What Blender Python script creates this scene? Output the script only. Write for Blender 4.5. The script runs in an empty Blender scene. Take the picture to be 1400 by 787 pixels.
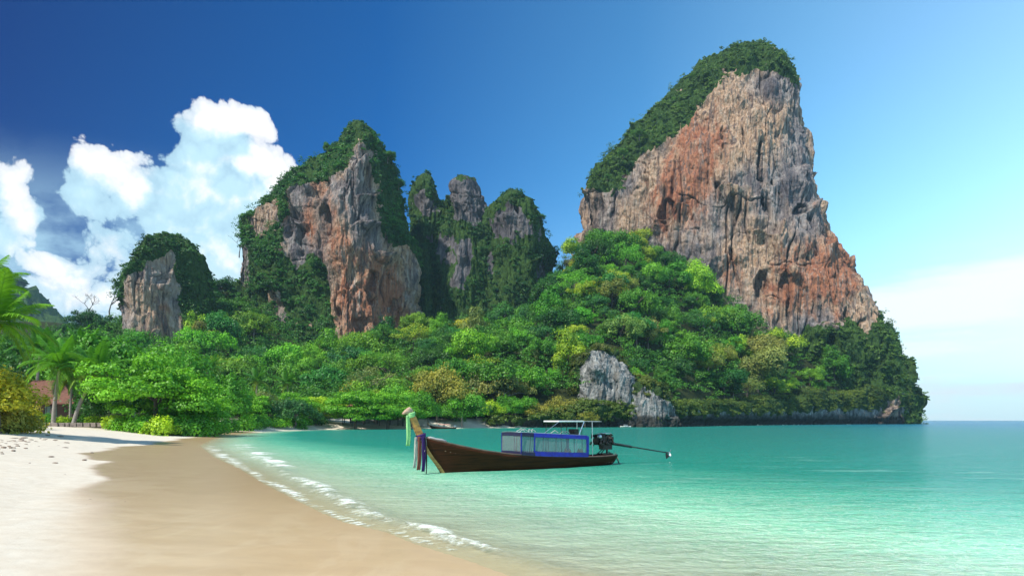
import bpy, math, random
import numpy as np
from mathutils import Vector, Matrix
S = bpy.context.scene
COL = S.collection
R = math.radians
PI = math.pi
rng = np.random.default_rng(7)
random.seed(7)

# ---------------------------------------------------------------- camera
FPX, HORY, CAMZ = 933.0, 574.0, 2.5          # focal length and horizon of the 1400 px wide photograph
cam_d = bpy.data.cameras.new('camera'); cam = bpy.data.objects.new('camera', cam_d); COL.objects.link(cam)
cam.location = (0, 0, CAMZ); cam.rotation_euler = (R(90), 0, 0)
cam_d.sensor_width = 36; cam_d.lens = 36*FPX/1400; cam_d.shift_y = (HORY-393.5)/1400
cam_d.clip_start = .1; cam_d.clip_end = 60000
S.camera = cam

# ---------------------------------------------------------------- sun
SUN_EL, SUN_AZ = R(49), R(223)               # azimuth clockwise from +Y: behind the camera, to its left
sd_ = Vector((math.sin(SUN_AZ)*math.cos(SUN_EL), math.cos(SUN_AZ)*math.cos(SUN_EL), math.sin(SUN_EL)))
sl = bpy.data.lights.new('sun', 'SUN'); sl.energy = 4.4; sl.angle = R(.5); sl.color = (1, .95, .87)
so = bpy.data.objects.new('sun', sl); COL.objects.link(so)
so.rotation_euler = sd_.to_track_quat('Z', 'Y').to_euler(); so.location = sd_*50
S.view_settings.view_transform = 'Standard'; S.view_settings.look = 'None'
S.view_settings.gamma = 1; S.view_settings.exposure = 0.54; S.view_settings.use_curve_mapping = False
S.cycles.max_bounces = 6; S.cycles.diffuse_bounces = 3; S.cycles.glossy_bounces = 3
S.cycles.transmission_bounces = 3; S.cycles.transparent_max_bounces = 6
S.cycles.caustics_reflective = False; S.cycles.caustics_refractive = False

# ---------------------------------------------------------------- node helper
class NT:
    def __init__(s, nt): s.nt = nt
    def n(s, t, **kw):
        nd = s.nt.nodes.new(t)
        for k, v in kw.items():
            if k.startswith('i_'):
                k = k[2:]; nd.inputs[int(k) if k.isdigit() else k.replace('_', ' ')].default_value = v
            else: setattr(nd, k, v)
        return nd
    def link(s, a, b): s.nt.links.new(a, b)
    def put(s, sock, v):
        if isinstance(v, bpy.types.NodeSocket): s.link(v, sock)
        else: sock.default_value = v
    def m(s, op, a, b=0.0, c=None, clamp=False):
        nd = s.n('ShaderNodeMath', operation=op, use_clamp=clamp)
        s.put(nd.inputs[0], a); s.put(nd.inputs[1], b)
        if c is not None: s.put(nd.inputs[2], c)
        return nd.outputs[0]
    def mr(s, v, a, b, c=0., d=1., smooth=True):
        nd = s.n('ShaderNodeMapRange', interpolation_type='SMOOTHSTEP' if smooth else 'LINEAR')
        s.put(nd.inputs[0], v)
        for i, q in enumerate((a, b, c, d)): s.put(nd.inputs[i+1], q)
        return nd.outputs[0]
    def mix(s, f, a, b, mode='MIX'):
        nd = s.n('ShaderNodeMix', data_type='RGBA', blend_type=mode)
        s.put(nd.inputs[0], f)
        for i, q in ((6, a), (7, b)):
            s.put(nd.inputs[i], q if isinstance(q, bpy.types.NodeSocket) else (*q[:3], 1))
        return nd.outputs[2]
    def noise(s, vec, scale, detail=4, rough=.55, dist=0., out=0, kind='ShaderNodeTexNoise', dim='3D'):
        nd = s.n(kind); nd.noise_dimensions = dim
        if vec is not None: s.link(vec, nd.inputs['Vector'])
        nd.inputs['Scale'].default_value = scale; nd.inputs['Detail'].default_value = detail
        nd.inputs['Roughness'].default_value = rough
        if 'Distortion' in nd.inputs: nd.inputs['Distortion'].default_value = dist
        return nd.outputs[out]
    def mapping(s, vec, scale=(1, 1, 1), loc=(0, 0, 0), rot=(0, 0, 0)):
        nd = s.n('ShaderNodeMapping'); s.link(vec, nd.inputs[0])
        nd.inputs['Scale'].default_value = scale; nd.inputs['Location'].default_value = loc
        nd.inputs['Rotation'].default_value = rot
        return nd.outputs[0]
    def ramp(s, f, stops, interp='LINEAR'):
        nd = s.n('ShaderNodeValToRGB'); cr = nd.color_ramp; cr.interpolation = interp
        while len(cr.elements) < len(stops): cr.elements.new(.5)
        for e, (p, c) in zip(cr.elements, stops): e.position = p; e.color = (*c[:3], 1)
        s.link(f, nd.inputs[0]); return nd.outputs[0]
    def attr(s, name, out='Fac'): return s.n('ShaderNodeAttribute', attribute_name=name).outputs[out]
    def bump(s, h, strength=.5, dist=1., nrm=None):
        nd = s.n('ShaderNodeBump'); nd.inputs['Strength'].default_value = strength
        nd.inputs['Distance'].default_value = dist; s.link(h, nd.inputs['Height'])
        if nrm: s.link(nrm, nd.inputs['Normal'])
        return nd.outputs[0]

# ---------------------------------------------------------------- world: Nishita sky and clouds, laid out by azimuth and elevation
def azel(px, py):
    u, v = (px-700)/FPX, (HORY-py)/FPX
    return math.atan(u), math.atan(v/math.sqrt(1+u*u))

def build_world():
    w = bpy.data.worlds.new('World'); S.world = w; w.use_nodes = True
    w.node_tree.nodes.clear(); T = NT(w.node_tree)
    sky = T.n('ShaderNodeTexSky', sky_type='NISHITA', sun_disc=False)
    sky.sun_elevation = SUN_EL; sky.sun_rotation = SUN_AZ
    sky.air_density = 1.0; sky.dust_density = .6; sky.ozone_density = 2.0; sky.altitude = 0
    g = T.n('ShaderNodeTexCoord').outputs['Generated']
    sep = T.n('ShaderNodeSeparateXYZ'); T.link(g, sep.inputs[0]); X, Y, Z = sep.outputs
    az = T.m('ARCTAN2', X, Y); el = T.m('ARCSINE', Z)
    cmb = T.n('ShaderNodeCombineXYZ'); T.link(az, cmb.inputs[0]); T.link(el, cmb.inputs[1]); P = cmb.outputs[0]
    # clear deep-blue air on the left, thin bright veil to the right and towards the horizon
    side = T.mr(az, R(-38), R(40), 0, 1, False)
    tint = T.ramp(side, SKY_TINT)
    hz = T.mr(el, R(-1), R(24), 1, 0)
    hz = T.m('MULTIPLY', T.m('POWER', hz, 2.2), T.mr(side, .0, .75, .35, 1.0))
    s1 = T.mix(1.0, sky.outputs[0], tint, 'MULTIPLY')
    s1 = T.mix(T.m('MULTIPLY', hz, .85), s1, SKY_HORIZON)
    # cumulus: a node group for the cloud field, read twice (here and a step towards the light)
    gt = bpy.data.node_groups.new('cloud_field', 'ShaderNodeTree')
    gt.interface.new_socket('p', in_out='INPUT', socket_type='NodeSocketVector')
    gt.interface.new_socket('f', in_out='OUTPUT', socket_type='NodeSocketFloat')
    G = NT(gt); gi = G.n('NodeGroupInput').outputs[0]; go = G.n('NodeGroupOutput')
    wn = G.noise(gi, 9, 3, .5, out=1, dim='2D')
    vs = G.n('ShaderNodeVectorMath', operation='SUBTRACT'); G.link(wn, vs.inputs[0]); vs.inputs[1].default_value = (.5, .5, .5)
    sc = G.n('ShaderNodeVectorMath', operation='SCALE'); G.link(vs.outputs[0], sc.inputs[0]); sc.inputs['Scale'].default_value = .035
    ad = G.n('ShaderNodeVectorMath', operation='ADD'); G.link(gi, ad.inputs[0]); G.link(sc.outputs[0], ad.inputs[1])
    wp = ad.outputs[0]; acc = None
    for (bx, by, rx, ry, k) in CLOUDS:
        a, e = azel(bx, by)
        mp = G.mapping(wp, (FPX/rx, FPX/ry, 0), (-a*FPX/rx, -e*FPX/ry, 0))
        ln = G.n('ShaderNodeVectorMath', operation='LENGTH'); G.link(mp, ln.inputs[0])
        q = G.m('MULTIPLY', G.mr(ln.outputs['Value'], 0, 1.5, 1, 0), k)
        acc = q if acc is None else G.m('SMOOTH_MAX', acc, q, .12)
    vo = G.n('ShaderNodeTexVoronoi', feature='F1', voronoi_dimensions='2D'); G.link(wp, vo.inputs['Vector'])
    vo.inputs['Scale'].default_value = 22; vo.inputs['Detail'].default_value = 4; vo.inputs['Roughness'].default_value = .5
    vo.inputs['Lacunarity'].default_value = 2.3
    bil = G.m('SUBTRACT', .55, vo.outputs['Distance'])
    fb = G.m('SUBTRACT', G.noise(gi, 13, 7, .55, dim='2D'), .5)
    f = G.m('ADD', acc, G.m('ADD', G.m('MULTIPLY', bil, .42), G.m('MULTIPLY', fb, .34)))
    G.link(f, go.inputs[0])
    def field(vec):
        nd = T.n('ShaderNodeGroup'); nd.node_tree = gt; T.link(vec, nd.inputs[0]); return nd.outputs[0]
    f0 = field(P)
    off = T.n('ShaderNodeVectorMath', operation='ADD'); T.link(P, off.inputs[0]); off.inputs[1].default_value = (.026, .030, 0)
    f1 = field(off.outputs[0])
    dens = T.mr(f0, .35, .47)
    dens = T.m('MULTIPLY', dens, T.mr(el, R(1), R(9), .35, 1))
    lit = T.mr(T.m('SUBTRACT', f0, f1), -.12, .52)
    lit = T.m('ADD', lit, T.mr(el, R(14), R(7), 0, .35), clamp=True)
    thin = T.mr(f0, .34, .8, .7, 1)
    cc = T.mix(lit, CLOUD_SHADE, CLOUD_LIT)
    # soft vapour low behind the left cumulus
    vp = T.noise(T.mapping(P, (5, 9, 1)), 1, 6, .6, dim='2D')
    vap = T.m('MULTIPLY', T.mr(vp, .30, .60), T.m('MULTIPLY', T.mr(el, R(9), R(20), 1, 0), T.mr(az, R(-22), R(-14), 1.0, 0)))
    left = T.mix(T.m('MULTIPLY', vap, .85), s1, CLOUD_VAP)
    left = T.mix(T.m('MULTIPLY', dens, thin), left, cc)
    # long thin sheets low on the right
    st = T.noise(T.mapping(P, (3.2, 17, 1), (2.3, .4, 0), (0, 0, R(-8))), 1, 6, .6)
    band = T.m('MULTIPLY', T.mr(az, R(22), R(30)), T.mr(el, R(2), R(13.5), 1, 0))
    sh = T.m('MULTIPLY', T.mr(st, .46, .64), band)
    a0, e0 = azel(1340, 398)
    mp = T.mapping(P, (FPX/190, FPX/34, 0), (-a0*FPX/190, -e0*FPX/34-a0*3.2, 0), (0, 0, 0))
    cx = T.n('ShaderNodeCombineXYZ'); T.link(T.m('MULTIPLY', az, 3.2), cx.inputs[1]); 
    rt2 = T.n('ShaderNodeVectorMath', operation='SUBTRACT'); T.link(mp, rt2.inputs[0]); T.link(cx.outputs[0], rt2.inputs[1])
    rt3 = T.n('ShaderNodeVectorMath', operation='ADD'); T.link(rt2.outputs[0], rt3.inputs[0]); rt3.inputs[1].default_value = (0, a0*6.4, 0)
    ln = T.n('ShaderNodeVectorMath', operation='LENGTH'); T.link(rt3.outputs[0], ln.inputs[0])
    b1 = T.mr(T.m('ADD', ln.outputs['Value'], T.m('MULTIPLY', T.m('SUBTRACT', st, .5), 2.2)), .5, 1.25, 1, 0)
    sh = T.m('MAXIMUM', sh, T.m('MULTIPLY', b1, .9))
    sh = T.m('MULTIPLY', sh, T.mr(az, R(20), R(25)))
    right = T.mix(T.m('MULTIPLY', sh, .92), s1, CLOUD_SHEET)
    # the clouded parts of the sky are worked out only where they stand
    def bgd(c):
        b = T.n('ShaderNodeBackground'); T.link(c, b.inputs[0]); b.inputs[1].default_value = .1; return b.outputs[0]
    def box(a1, a2, e1, e2):
        q = T.m('MULTIPLY', T.m('GREATER_THAN', az, a1), T.m('LESS_THAN', az, a2))
        return T.m('MULTIPLY', q, T.m('MULTIPLY', T.m('GREATER_THAN', el, e1), T.m('LESS_THAN', el, e2)))
    m1 = T.n('ShaderNodeMixShader'); T.link(box(R(20), R(60), R(-1), R(18)), m1.inputs[0]); T.link(bgd(s1), m1.inputs[1]); T.link(bgd(right), m1.inputs[2])
    m2 = T.n('ShaderNodeMixShader'); T.link(box(R(-60), R(-12), R(-1), R(27)), m2.inputs[0]); T.link(m1.outputs[0], m2.inputs[1]); T.link(bgd(left), m2.inputs[2])
    bg = m2
    out = T.n('ShaderNodeOutputWorld'); T.link(bg.outputs[0], out.inputs[0])
    w.cycles.sampling_method = 'MANUAL'; w.cycles.sample_map_resolution = 512

SKY_TINT = [(0, (.012, .13, .42)), (.35, (.06, .46, .90)), (.62, (.44, 1.08, 1.36)), (.80, (1.12, 1.78, 1.80)), (1, (2.0, 2.45, 2.25))]
SKY_HORIZON = (5.9, 7.6, 8.3)
CLOUD_LIT, CLOUD_SHADE, CLOUD_VAP, CLOUD_SHEET = (8.0, 8.1, 8.2), (4.3, 6.4, 7.4), (4.2, 6.6, 7.8), (7.8, 8.1, 8.2)
CLOUDS = [(20, 250, 38, 36, .95), (40, 290, 38, 42, .8), (14, 330, 44, 40, .7), (150, 242, 56, 46, 1.0), (182, 262, 40, 48, .95), (118, 262, 46, 36, .85), (165, 290, 54, 26, .7),
          (292, 178, 58, 44, 1.0), (330, 168, 50, 30, 1.0), (358, 180, 34, 26, .8), (266, 205, 56, 60, .95), (345, 225, 60, 44, 1.0), (385, 250, 56, 44, .95), (262, 265, 80, 60, .95), (340, 290, 100, 70, 1.0),
          (225, 320, 80, 50, .75), (90, 372, 70, 34, .85), (185, 345, 80, 50, .75), (290, 340, 150, 70, .95), (130, 400, 130, 40, .75), (30, 392, 50, 30, .55)]
build_world()
# ---------------------------------------------------------------- objects and tags
def tag(o, label=None, cat=None, group=None, kind=None):
    if label: o['label'] = label
    if cat: o['category'] = cat
    if group: o['group'] = group
    if kind: o['kind'] = kind
    return o
def link(name, data, parent=None, mat=None):
    o = bpy.data.objects.new(name, data); COL.objects.link(o)
    if parent: o.parent = parent
    if mat and data is not None and not data.materials: data.materials.append(mat)
    return o
def empty(name, loc=(0, 0, 0), rz=0, sc=1):
    o = bpy.data.objects.new(name, None); COL.objects.link(o)
    o.location = loc; o.rotation_euler = (0, 0, rz); o.scale = (sc, sc, sc) if not hasattr(sc, '__len__') else sc
    o.empty_display_size = .5
    return o
def copy_tree(o, parent=None):
    c = o.copy(); COL.objects.link(c); c.parent = parent
    for ch in [k for k in o.children]: copy_tree(ch, c)
    return c
def mesh_np(name, v, q, smooth=False, attrs=None):
    v = np.ascontiguousarray(v, dtype=np.float32); q = np.ascontiguousarray(q, dtype=np.int32)
    me = bpy.data.meshes.new(name); k = q.shape[1]
    me.vertices.add(len(v)); me.vertices.foreach_set('co', v.ravel())
    me.loops.add(q.size); me.loops.foreach_set('vertex_index', q.ravel())
    me.polygons.add(len(q)); me.polygons.foreach_set('loop_start', np.arange(0, q.size, k, dtype=np.int32))
    if smooth: me.polygons.foreach_set('use_smooth', np.ones(len(q), dtype=bool))
    for nm, (arr, dom) in (attrs or {}).items():
        a = me.attributes.new(nm, 'FLOAT', dom); a.data.foreach_set('value', np.ascontiguousarray(arr, dtype=np.float32))
    me.update(calc_edges=True)
    return me
def grid_quads(nr, nc, wrap=False):
    i = np.arange(nr-1)[:, None]; j = np.arange(nc if wrap else nc-1)[None, :]
    a = i*nc+j; b = i*nc+(j+1) % nc; c = (i+1)*nc+(j+1) % nc; d = (i+1)*nc+j
    return np.stack([a, b, c, d], -1).reshape(-1, 4)

# numpy gradient noise
_PERM = np.random.default_rng(3).permutation(4096).astype(np.int32)
_GR = np.random.default_rng(4).normal(size=(4096, 3)); _GR /= np.linalg.norm(_GR, axis=1)[:, None]; _GR = _GR.astype(np.float32)*1.5
def pnoise(x, y, z):
    x, y, z = [np.asarray(a, dtype=np.float32) for a in np.broadcast_arrays(x, y, z)]
    xi, yi, zi = np.floor(x), np.floor(y), np.floor(z)
    fx, fy, fz = x-xi, y-yi, z-zi
    xi, yi, zi = xi.astype(np.int32), yi.astype(np.int32), zi.astype(np.int32)
    u, v, w = [f*f*f*(f*(f*6-15)+10) for f in (fx, fy, fz)]
    def g(dx, dy, dz):
        h = _PERM[(_PERM[(_PERM[(xi+dx) & 4095]+yi+dy) & 4095]+zi+dz) & 4095]
        gr = _GR[h]
        return gr[..., 0]*(fx-dx)+gr[..., 1]*(fy-dy)+gr[..., 2]*(fz-dz)
    L = lambda a, b, t: a+(b-a)*t
    return L(L(L(g(0, 0, 0), g(1, 0, 0), u), L(g(0, 1, 0), g(1, 1, 0), u), v),
             L(L(g(0, 0, 1), g(1, 0, 1), u), L(g(0, 1, 1), g(1, 1, 1), u), v), w)
def fbm(x, y, z, oct=4, gain=.5, ridge=False):
    s = 0; a = 1.; f = 1.; t = 0
    for k in range(oct):
        n = pnoise(x*f+k*17.3, y*f+k*5.1, z*f-k*9.7)
        if ridge: n = 1-2*np.abs(n)
        s = s+a*n; t += a; a *= gain; f *= 2.03
    return s/t
def sstep(x, a, b):
    t = np.clip((x-a)/(b-a), 0, 1); return t*t*(3-2*t)
def in_poly(px, py, poly):
    ins = np.zeros(px.shape, bool); n = len(poly)
    for i in range(n):
        x1, y1 = poly[i]; x2, y2 = poly[(i+1) % n]
        if y1 == y2: continue
        c = ((y1 > py) != (y2 > py)) & (px < (x2-x1)*(py-y1)/(y2-y1)+x1)
        ins ^= c
    return ins
def dist_poly(px, py, poly, closed=True):
    d = np.full(px.shape, 1e9); n = len(poly)
    for i in range(n if closed else n-1):
        x1, y1 = poly[i]; x2, y2 = poly[(i+1) % n]
        dx, dy = x2-x1, y2-y1; L2 = dx*dx+dy*dy+1e-9
        t = np.clip(((px-x1)*dx+(py-y1)*dy)/L2, 0, 1)
        d = np.minimum(d, (px-x1-t*dx)**2+(py-y1-t*dy)**2)
    return np.sqrt(d)

# small mesh builder: boxes, tubes, lathes, free quads
class MB:
    def __init__(s): s.v = []; s.f = []
    def add(s, v, f):
        o = len(s.v); s.v += [tuple(p) for p in v]; s.f += [tuple(i+o for i in q) for q in f]
    def box(s, c, d, rot=None, taper=1.):
        vs = []
        for z in (-1, 1):
            k = taper if z > 0 else 1
            for x, y in ((-1, -1), (1, -1), (1, 1), (-1, 1)):
                p = Vector((x*d[0]/2*k, y*d[1]/2*k, z*d[2]/2))
                if rot: p = rot @ p
                vs.append(p+Vector(c))
        s.add(vs, [(3, 2, 1, 0), (4, 5, 6, 7), (0, 1, 5, 4), (1, 2, 6, 5), (2, 3, 7, 6), (3, 0, 4, 7)])
    def beam(s, a, b, w, h):
        a, b = Vector(a), Vector(b); d = b-a
        r = d.to_track_quat('X', 'Z').to_matrix()
        s.box((a+b)/2, (d.length, w, h), r)
    def tube(s, pts, rad, n=8, cap=True):
        pts = [Vector(p) for p in pts]
        rad = rad if hasattr(rad, '__len__') else [rad]*len(pts)
        vs = []; up = None
        for i, p in enumerate(pts):
            t = (pts[min(i+1, len(pts)-1)]-pts[max(i-1, 0)]).normalized()
            if up is None: up = Vector((0, 0, 1)) if abs(t.z) < .9 else Vector((1, 0, 0))
            x = t.cross(up).normalized(); up = x.cross(t).normalized()
            for k in range(n):
                a = 2*PI*k/n; vs.append(p+(x*math.cos(a)+up*math.sin(a))*rad[i])
        fs = [(i*n+k, i*n+(k+1) % n, (i+1)*n+(k+1) % n, (i+1)*n+k) for i in range(len(pts)-1) for k in range(n)]
        if cap: fs += [tuple(range(n))[::-1], tuple((len(pts)-1)*n+k for k in range(n))]
        s.add(vs, fs)
    def lathe(s, prof, c=(0, 0, 0), n=14, axis='Z'):
        vs = []
        for r, z in prof:
            for k in range(n):
                a = 2*PI*k/n; p = (r*math.cos(a), r*math.sin(a), z)
                if axis == 'X': p = (p[2], p[0], p[1])
                if axis == 'Y': p = (p[0], p[2], p[1])
                vs.append(Vector(p)+Vector(c))
        m = len(prof)
        fs = [(i*n+k, i*n+(k+1) % n, (i+1)*n+(k+1) % n, (i+1)*n+k) for i in range(m-1) for k in range(n)]
        fs += [tuple(range(n))[::-1], tuple((m-1)*n+k for k in range(n))]
        s.add(vs, fs)
    def build(s, name, mat, parent=None, smooth=False, bevel=0, solid=0, autosm=False):
        me = bpy.data.meshes.new(name); me.from_pydata(s.v, [], s.f)
        if smooth: me.polygons.foreach_set('use_smooth', [True]*len(me.polygons))
        o = link(name, me, parent, mat)
        if solid:
            md = o.modifiers.new('solid', 'SOLIDIFY'); md.thickness = solid; md.offset = 0
        if bevel:
            md = o.modifiers.new('bevel', 'BEVEL'); md.width = bevel; md.segments = 2; md.limit_method = 'ANGLE'
        return o

# ---------------------------------------------------------------- materials
MATS = {}
def mat(name, fn):
    if name in MATS: return MATS[name]
    m = bpy.data.materials.new(name); m.use_nodes = True; m.node_tree.nodes.clear()
    T = NT(m.node_tree); out = T.n('ShaderNodeOutputMaterial'); fn(T, out); MATS[name] = m
    return m
def simple(name, col, rough=.6, metal=0, var=.15, scale=6, bump=.0, col2=None, stretch=(1, 1, 1), spec=.5, trans=0):
    def fn(T, out):
        tc = T.n('ShaderNodeTexCoord').outputs['Object']; mp = T.mapping(tc, stretch)
        nz = T.noise(mp, scale, 6, .6)
        c2 = col2 or tuple(c*(1-3*var) if c*(1-3*var) > 0 else 0 for c in col)
        c = T.mix(T.mr(nz, .35, .7), col, c2)
        p = T.n('ShaderNodeBsdfPrincipled'); T.link(c, p.inputs['Base Color'])
        p.inputs['Roughness'].default_value = rough; p.inputs['Metallic'].default_value = metal
        p.inputs['Specular IOR Level'].default_value = spec
        if bump: T.link(T.bump(nz, bump, .02), p.inputs['Normal'])
        sh = p.outputs[0]
        if trans:
            tr = T.n('ShaderNodeBsdfTranslucent'); T.link(c, tr.inputs[0]); mx = T.n('ShaderNodeMixShader')
            mx.inputs[0].default_value = trans; T.link(sh, mx.inputs[1]); T.link(tr.outputs[0], mx.inputs[2]); sh = mx.outputs[0]
        T.link(sh, out.inputs[0])
    return mat(name, fn)

def rock_fn(T, out):
    pos = T.n('ShaderNodeNewGeometry').outputs['Position']
    veg = T.attr('veg'); warm = T.attr('warm'); dark = T.attr('damp')
    big = T.noise(T.mapping(pos, (.02, .02, .012)), 1, 5, .6)
    st1 = T.noise(T.mapping(pos, (.30, .30, .028)), 1, 6, .62, .6)       # long vertical stains
    st2 = T.noise(T.mapping(pos, (.9, .9, .07), (3, 1, 7)), 1, 5, .6, .4)
    mot = T.noise(T.mapping(pos, (.10, .10, .06), (9, 3, 2)), 1, 7, .65, .4)
    fine = T.noise(T.mapping(pos, (.7, .7, .35)), 1, 7, .7)
    tuf = T.noise(T.mapping(pos, (.42, .42, .05), (1, 8, 3)), 1, 5, .6, 1.0)
    grey = T.ramp(mot, [(.30, (.105, .098, .11)), (.48, (.25, .225, .22)), (.66, (.44, .40, .36))])
    tan = T.ramp(fine, [(.3, (.30, .17, .095)), (.5, (.54, .37, .24)), (.72, (.72, .58, .43))])
    org = T.ramp(st1, [(.32, (.20, .060, .035)), (.5, (.46, .18, .09)), (.7, (.60, .34, .20))])
    c = T.mix(T.m('MULTIPLY', T.mr(big, .42, .58), T.mr(warm, -.5, -.1)), grey, tan)
    c = T.mix(T.mr(T.m('ADD', warm, T.m('MULTIPLY', T.m('SUBTRACT', big, .5), 1.6)), .15, .8), c, tan)
    w2 = T.mr(T.m('ADD', T.m('MULTIPLY', warm, 1.0), T.m('MULTIPLY', T.m('SUBTRACT', mot, .5), 2.2)), .42, .95)
    c = T.mix(T.m('MULTIPLY', w2, .9), c, org)
    c = T.mix(T.m('MULTIPLY', T.mr(st1, .50, .64), .72), c, (.075, .066, .075))
    c = T.mix(T.m('MULTIPLY', T.mr(st2, .54, .66), .70), c, (.045, .038, .042))
    c = T.mix(T.m('MULTIPLY', T.mr(tuf, .56, .70), .50), c, (.62, .56, .47))
    c = T.mix(T.m('MULTIPLY', T.attr('crack_cave_shade'), .8), c, (.035, .028, .030))  # dark cracks, and the shade inside caves painted into the rock colour
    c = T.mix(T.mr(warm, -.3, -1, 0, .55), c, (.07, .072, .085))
    c = T.mix(T.mr(dark, 0, 1, 0, .85), c, (.028, .028, .024))  # rock turns darker towards its foot
    vn = T.m('ADD', veg, T.m('MULTIPLY', T.m('SUBTRACT', fine, .5), .8))
    vg = T.mix(T.mr(fine, .3, .7), (.022, .055, .014), (.070, .14, .028))
    c = T.mix(T.mr(vn, .42, .60), c, vg)
    p = T.n('ShaderNodeBsdfPrincipled'); T.link(c, p.inputs['Base Color'])
    p.inputs['Roughness'].default_value = .9; p.inputs['Specular IOR Level'].default_value = .15
    h = T.m('ADD', T.m('MULTIPLY', st2, 1.2), T.m('ADD', T.m('MULTIPLY', fine, 1.0), T.m('MULTIPLY', mot, 2.5)))
    T.link(T.bump(h, 1.0, 1.9), p.inputs['Normal'])
    T.link(p.outputs[0], out.inputs[0])
ROCK = mat('limestone', rock_fn)
def crag_fn(T, out):
    pos = T.n('ShaderNodeNewGeometry').outputs['Position']
    dark = T.attr('damp'); veg = T.attr('veg')
    st = T.noise(T.mapping(pos, (.8, .8, .16)), 1, 7, .68, .5); mt = T.noise(T.mapping(pos, (.3, .3, .25)), 1, 6, .6)
    c = T.ramp(st, [(.3, (.05, .053, .055)), (.47, (.17, .18, .175)), (.68, (.46, .46, .42))])
    c = T.mix(T.m('MULTIPLY', T.mr(mt, .5, .66), .5), c, (.14, .12, .09))
    c = T.mix(T.mr(dark, 0, 1, 0, .85), c, (.022, .024, .020))
    c = T.mix(T.mr(T.m('ADD', veg, T.m('MULTIPLY', T.m('SUBTRACT', st, .5), .8)), .42, .6), c, (.035, .07, .018))
    p = T.n('ShaderNodeBsdfPrincipled'); T.link(c, p.inputs['Base Color']); p.inputs['Roughness'].default_value = .9
    p.inputs['Specular IOR Level'].default_value = .15
    T.link(T.bump(T.m('ADD', st, mt), .9, 1.4), p.inputs['Normal']); T.link(p.outputs[0], out.inputs[0])
CRAG = mat('grey_limestone', crag_fn)

def leaf_fn(T, out):
    oc = T.n('ShaderNodeObjectInfo').outputs['Color']; v = T.attr('leafv')
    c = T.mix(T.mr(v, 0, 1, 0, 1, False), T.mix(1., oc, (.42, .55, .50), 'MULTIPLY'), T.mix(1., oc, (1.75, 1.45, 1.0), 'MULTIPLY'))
    p = T.n('ShaderNodeBsdfPrincipled'); T.link(c, p.inputs['Base Color'])
    p.inputs['Roughness'].default_value = .5; p.inputs['Specular IOR Level'].default_value = .35
    tr = T.n('ShaderNodeBsdfTranslucent'); T.link(T.mix(1., c, (1.3, 1.25, .6), 'MULTIPLY'), tr.inputs[0])
    mx = T.n('ShaderNodeMixShader'); mx.inputs[0].default_value = .30
    T.link(p.outputs[0], mx.inputs[1]); T.link(tr.outputs[0], mx.inputs[2]); T.link(mx.outputs[0], out.inputs[0])
LEAF = mat('foliage', leaf_fn)
BARK = simple('bark', (.16, .13, .10), .9, scale=4, bump=.5, stretch=(3, 3, .5), col2=(.07, .055, .045))
PALE_BARK = simple('pale_bark', (.34, .31, .27), .9, scale=5, bump=.5, stretch=(1, 1, 6), col2=(.16, .14, .12))
# ---------------------------------------------------------------- the lie of the land
def W(px, py, d):                       # a point seen at that pixel, d metres in front
    return ((px-700)/FPX*d, d, CAMZ-(py-HORY)/FPX*d)
def shore_pt(px, py):
    d = CAMZ*FPX/(py-HORY); return ((px-700)/FPX*d, d)
SHORE = [(60, -60), (25, -20), (10, 0), (4, 7)] + [shore_pt(*p) for p in
    [(700, 787), (640, 765), (569, 743), (530, 727), (470, 713), (440, 700), (407, 684), (362, 661), (329, 641), (292, 624), (274, 609),
     (292, 599.5), (320, 593.3), (370, 589), (450, 587), (520, 586.2), (600, 585.6), (650, 585)]]
ROCKY = [(10, 233), W(750, 584, 238)[:2], W(800, 583, 240)[:2], W(850, 583, 246)[:2], W(920, 583, 259)[:2], W(960, 582, 285)[:2], W(1000, 581, 311)[:2],
         W(1050, 580, 345)[:2], W(1100, 580, 376)[:2], W(1150, 580, 402)[:2], W(1200, 579, 424)[:2], W(1236, 579, 440)[:2], (262, 462), (258, 520), (240, 720)]
SHORE[-1] = W(650, 585, 218)[:2]
LAND = SHORE + ROCKY + [(-700, 720), (-700, -60)]
COAST = SHORE + ROCKY
def sdist(x, y):
    d = dist_poly(x, y, COAST, False)
    return np.where(in_poly(x, y, LAND), d, -d)
def beach_h(sd):
    return np.interp(sd, [-400, -120, -40, -15, -4, 0, 3, 7, 11, 17, 26, 45, 5000], [-16, -8, -4, -1.4, -.30, 0, .14, .40, .88, 1.42, 1.82, 2.05, 2.2])
CTRL = []                               # (x, y, z) the jungle floor passes through
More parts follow.
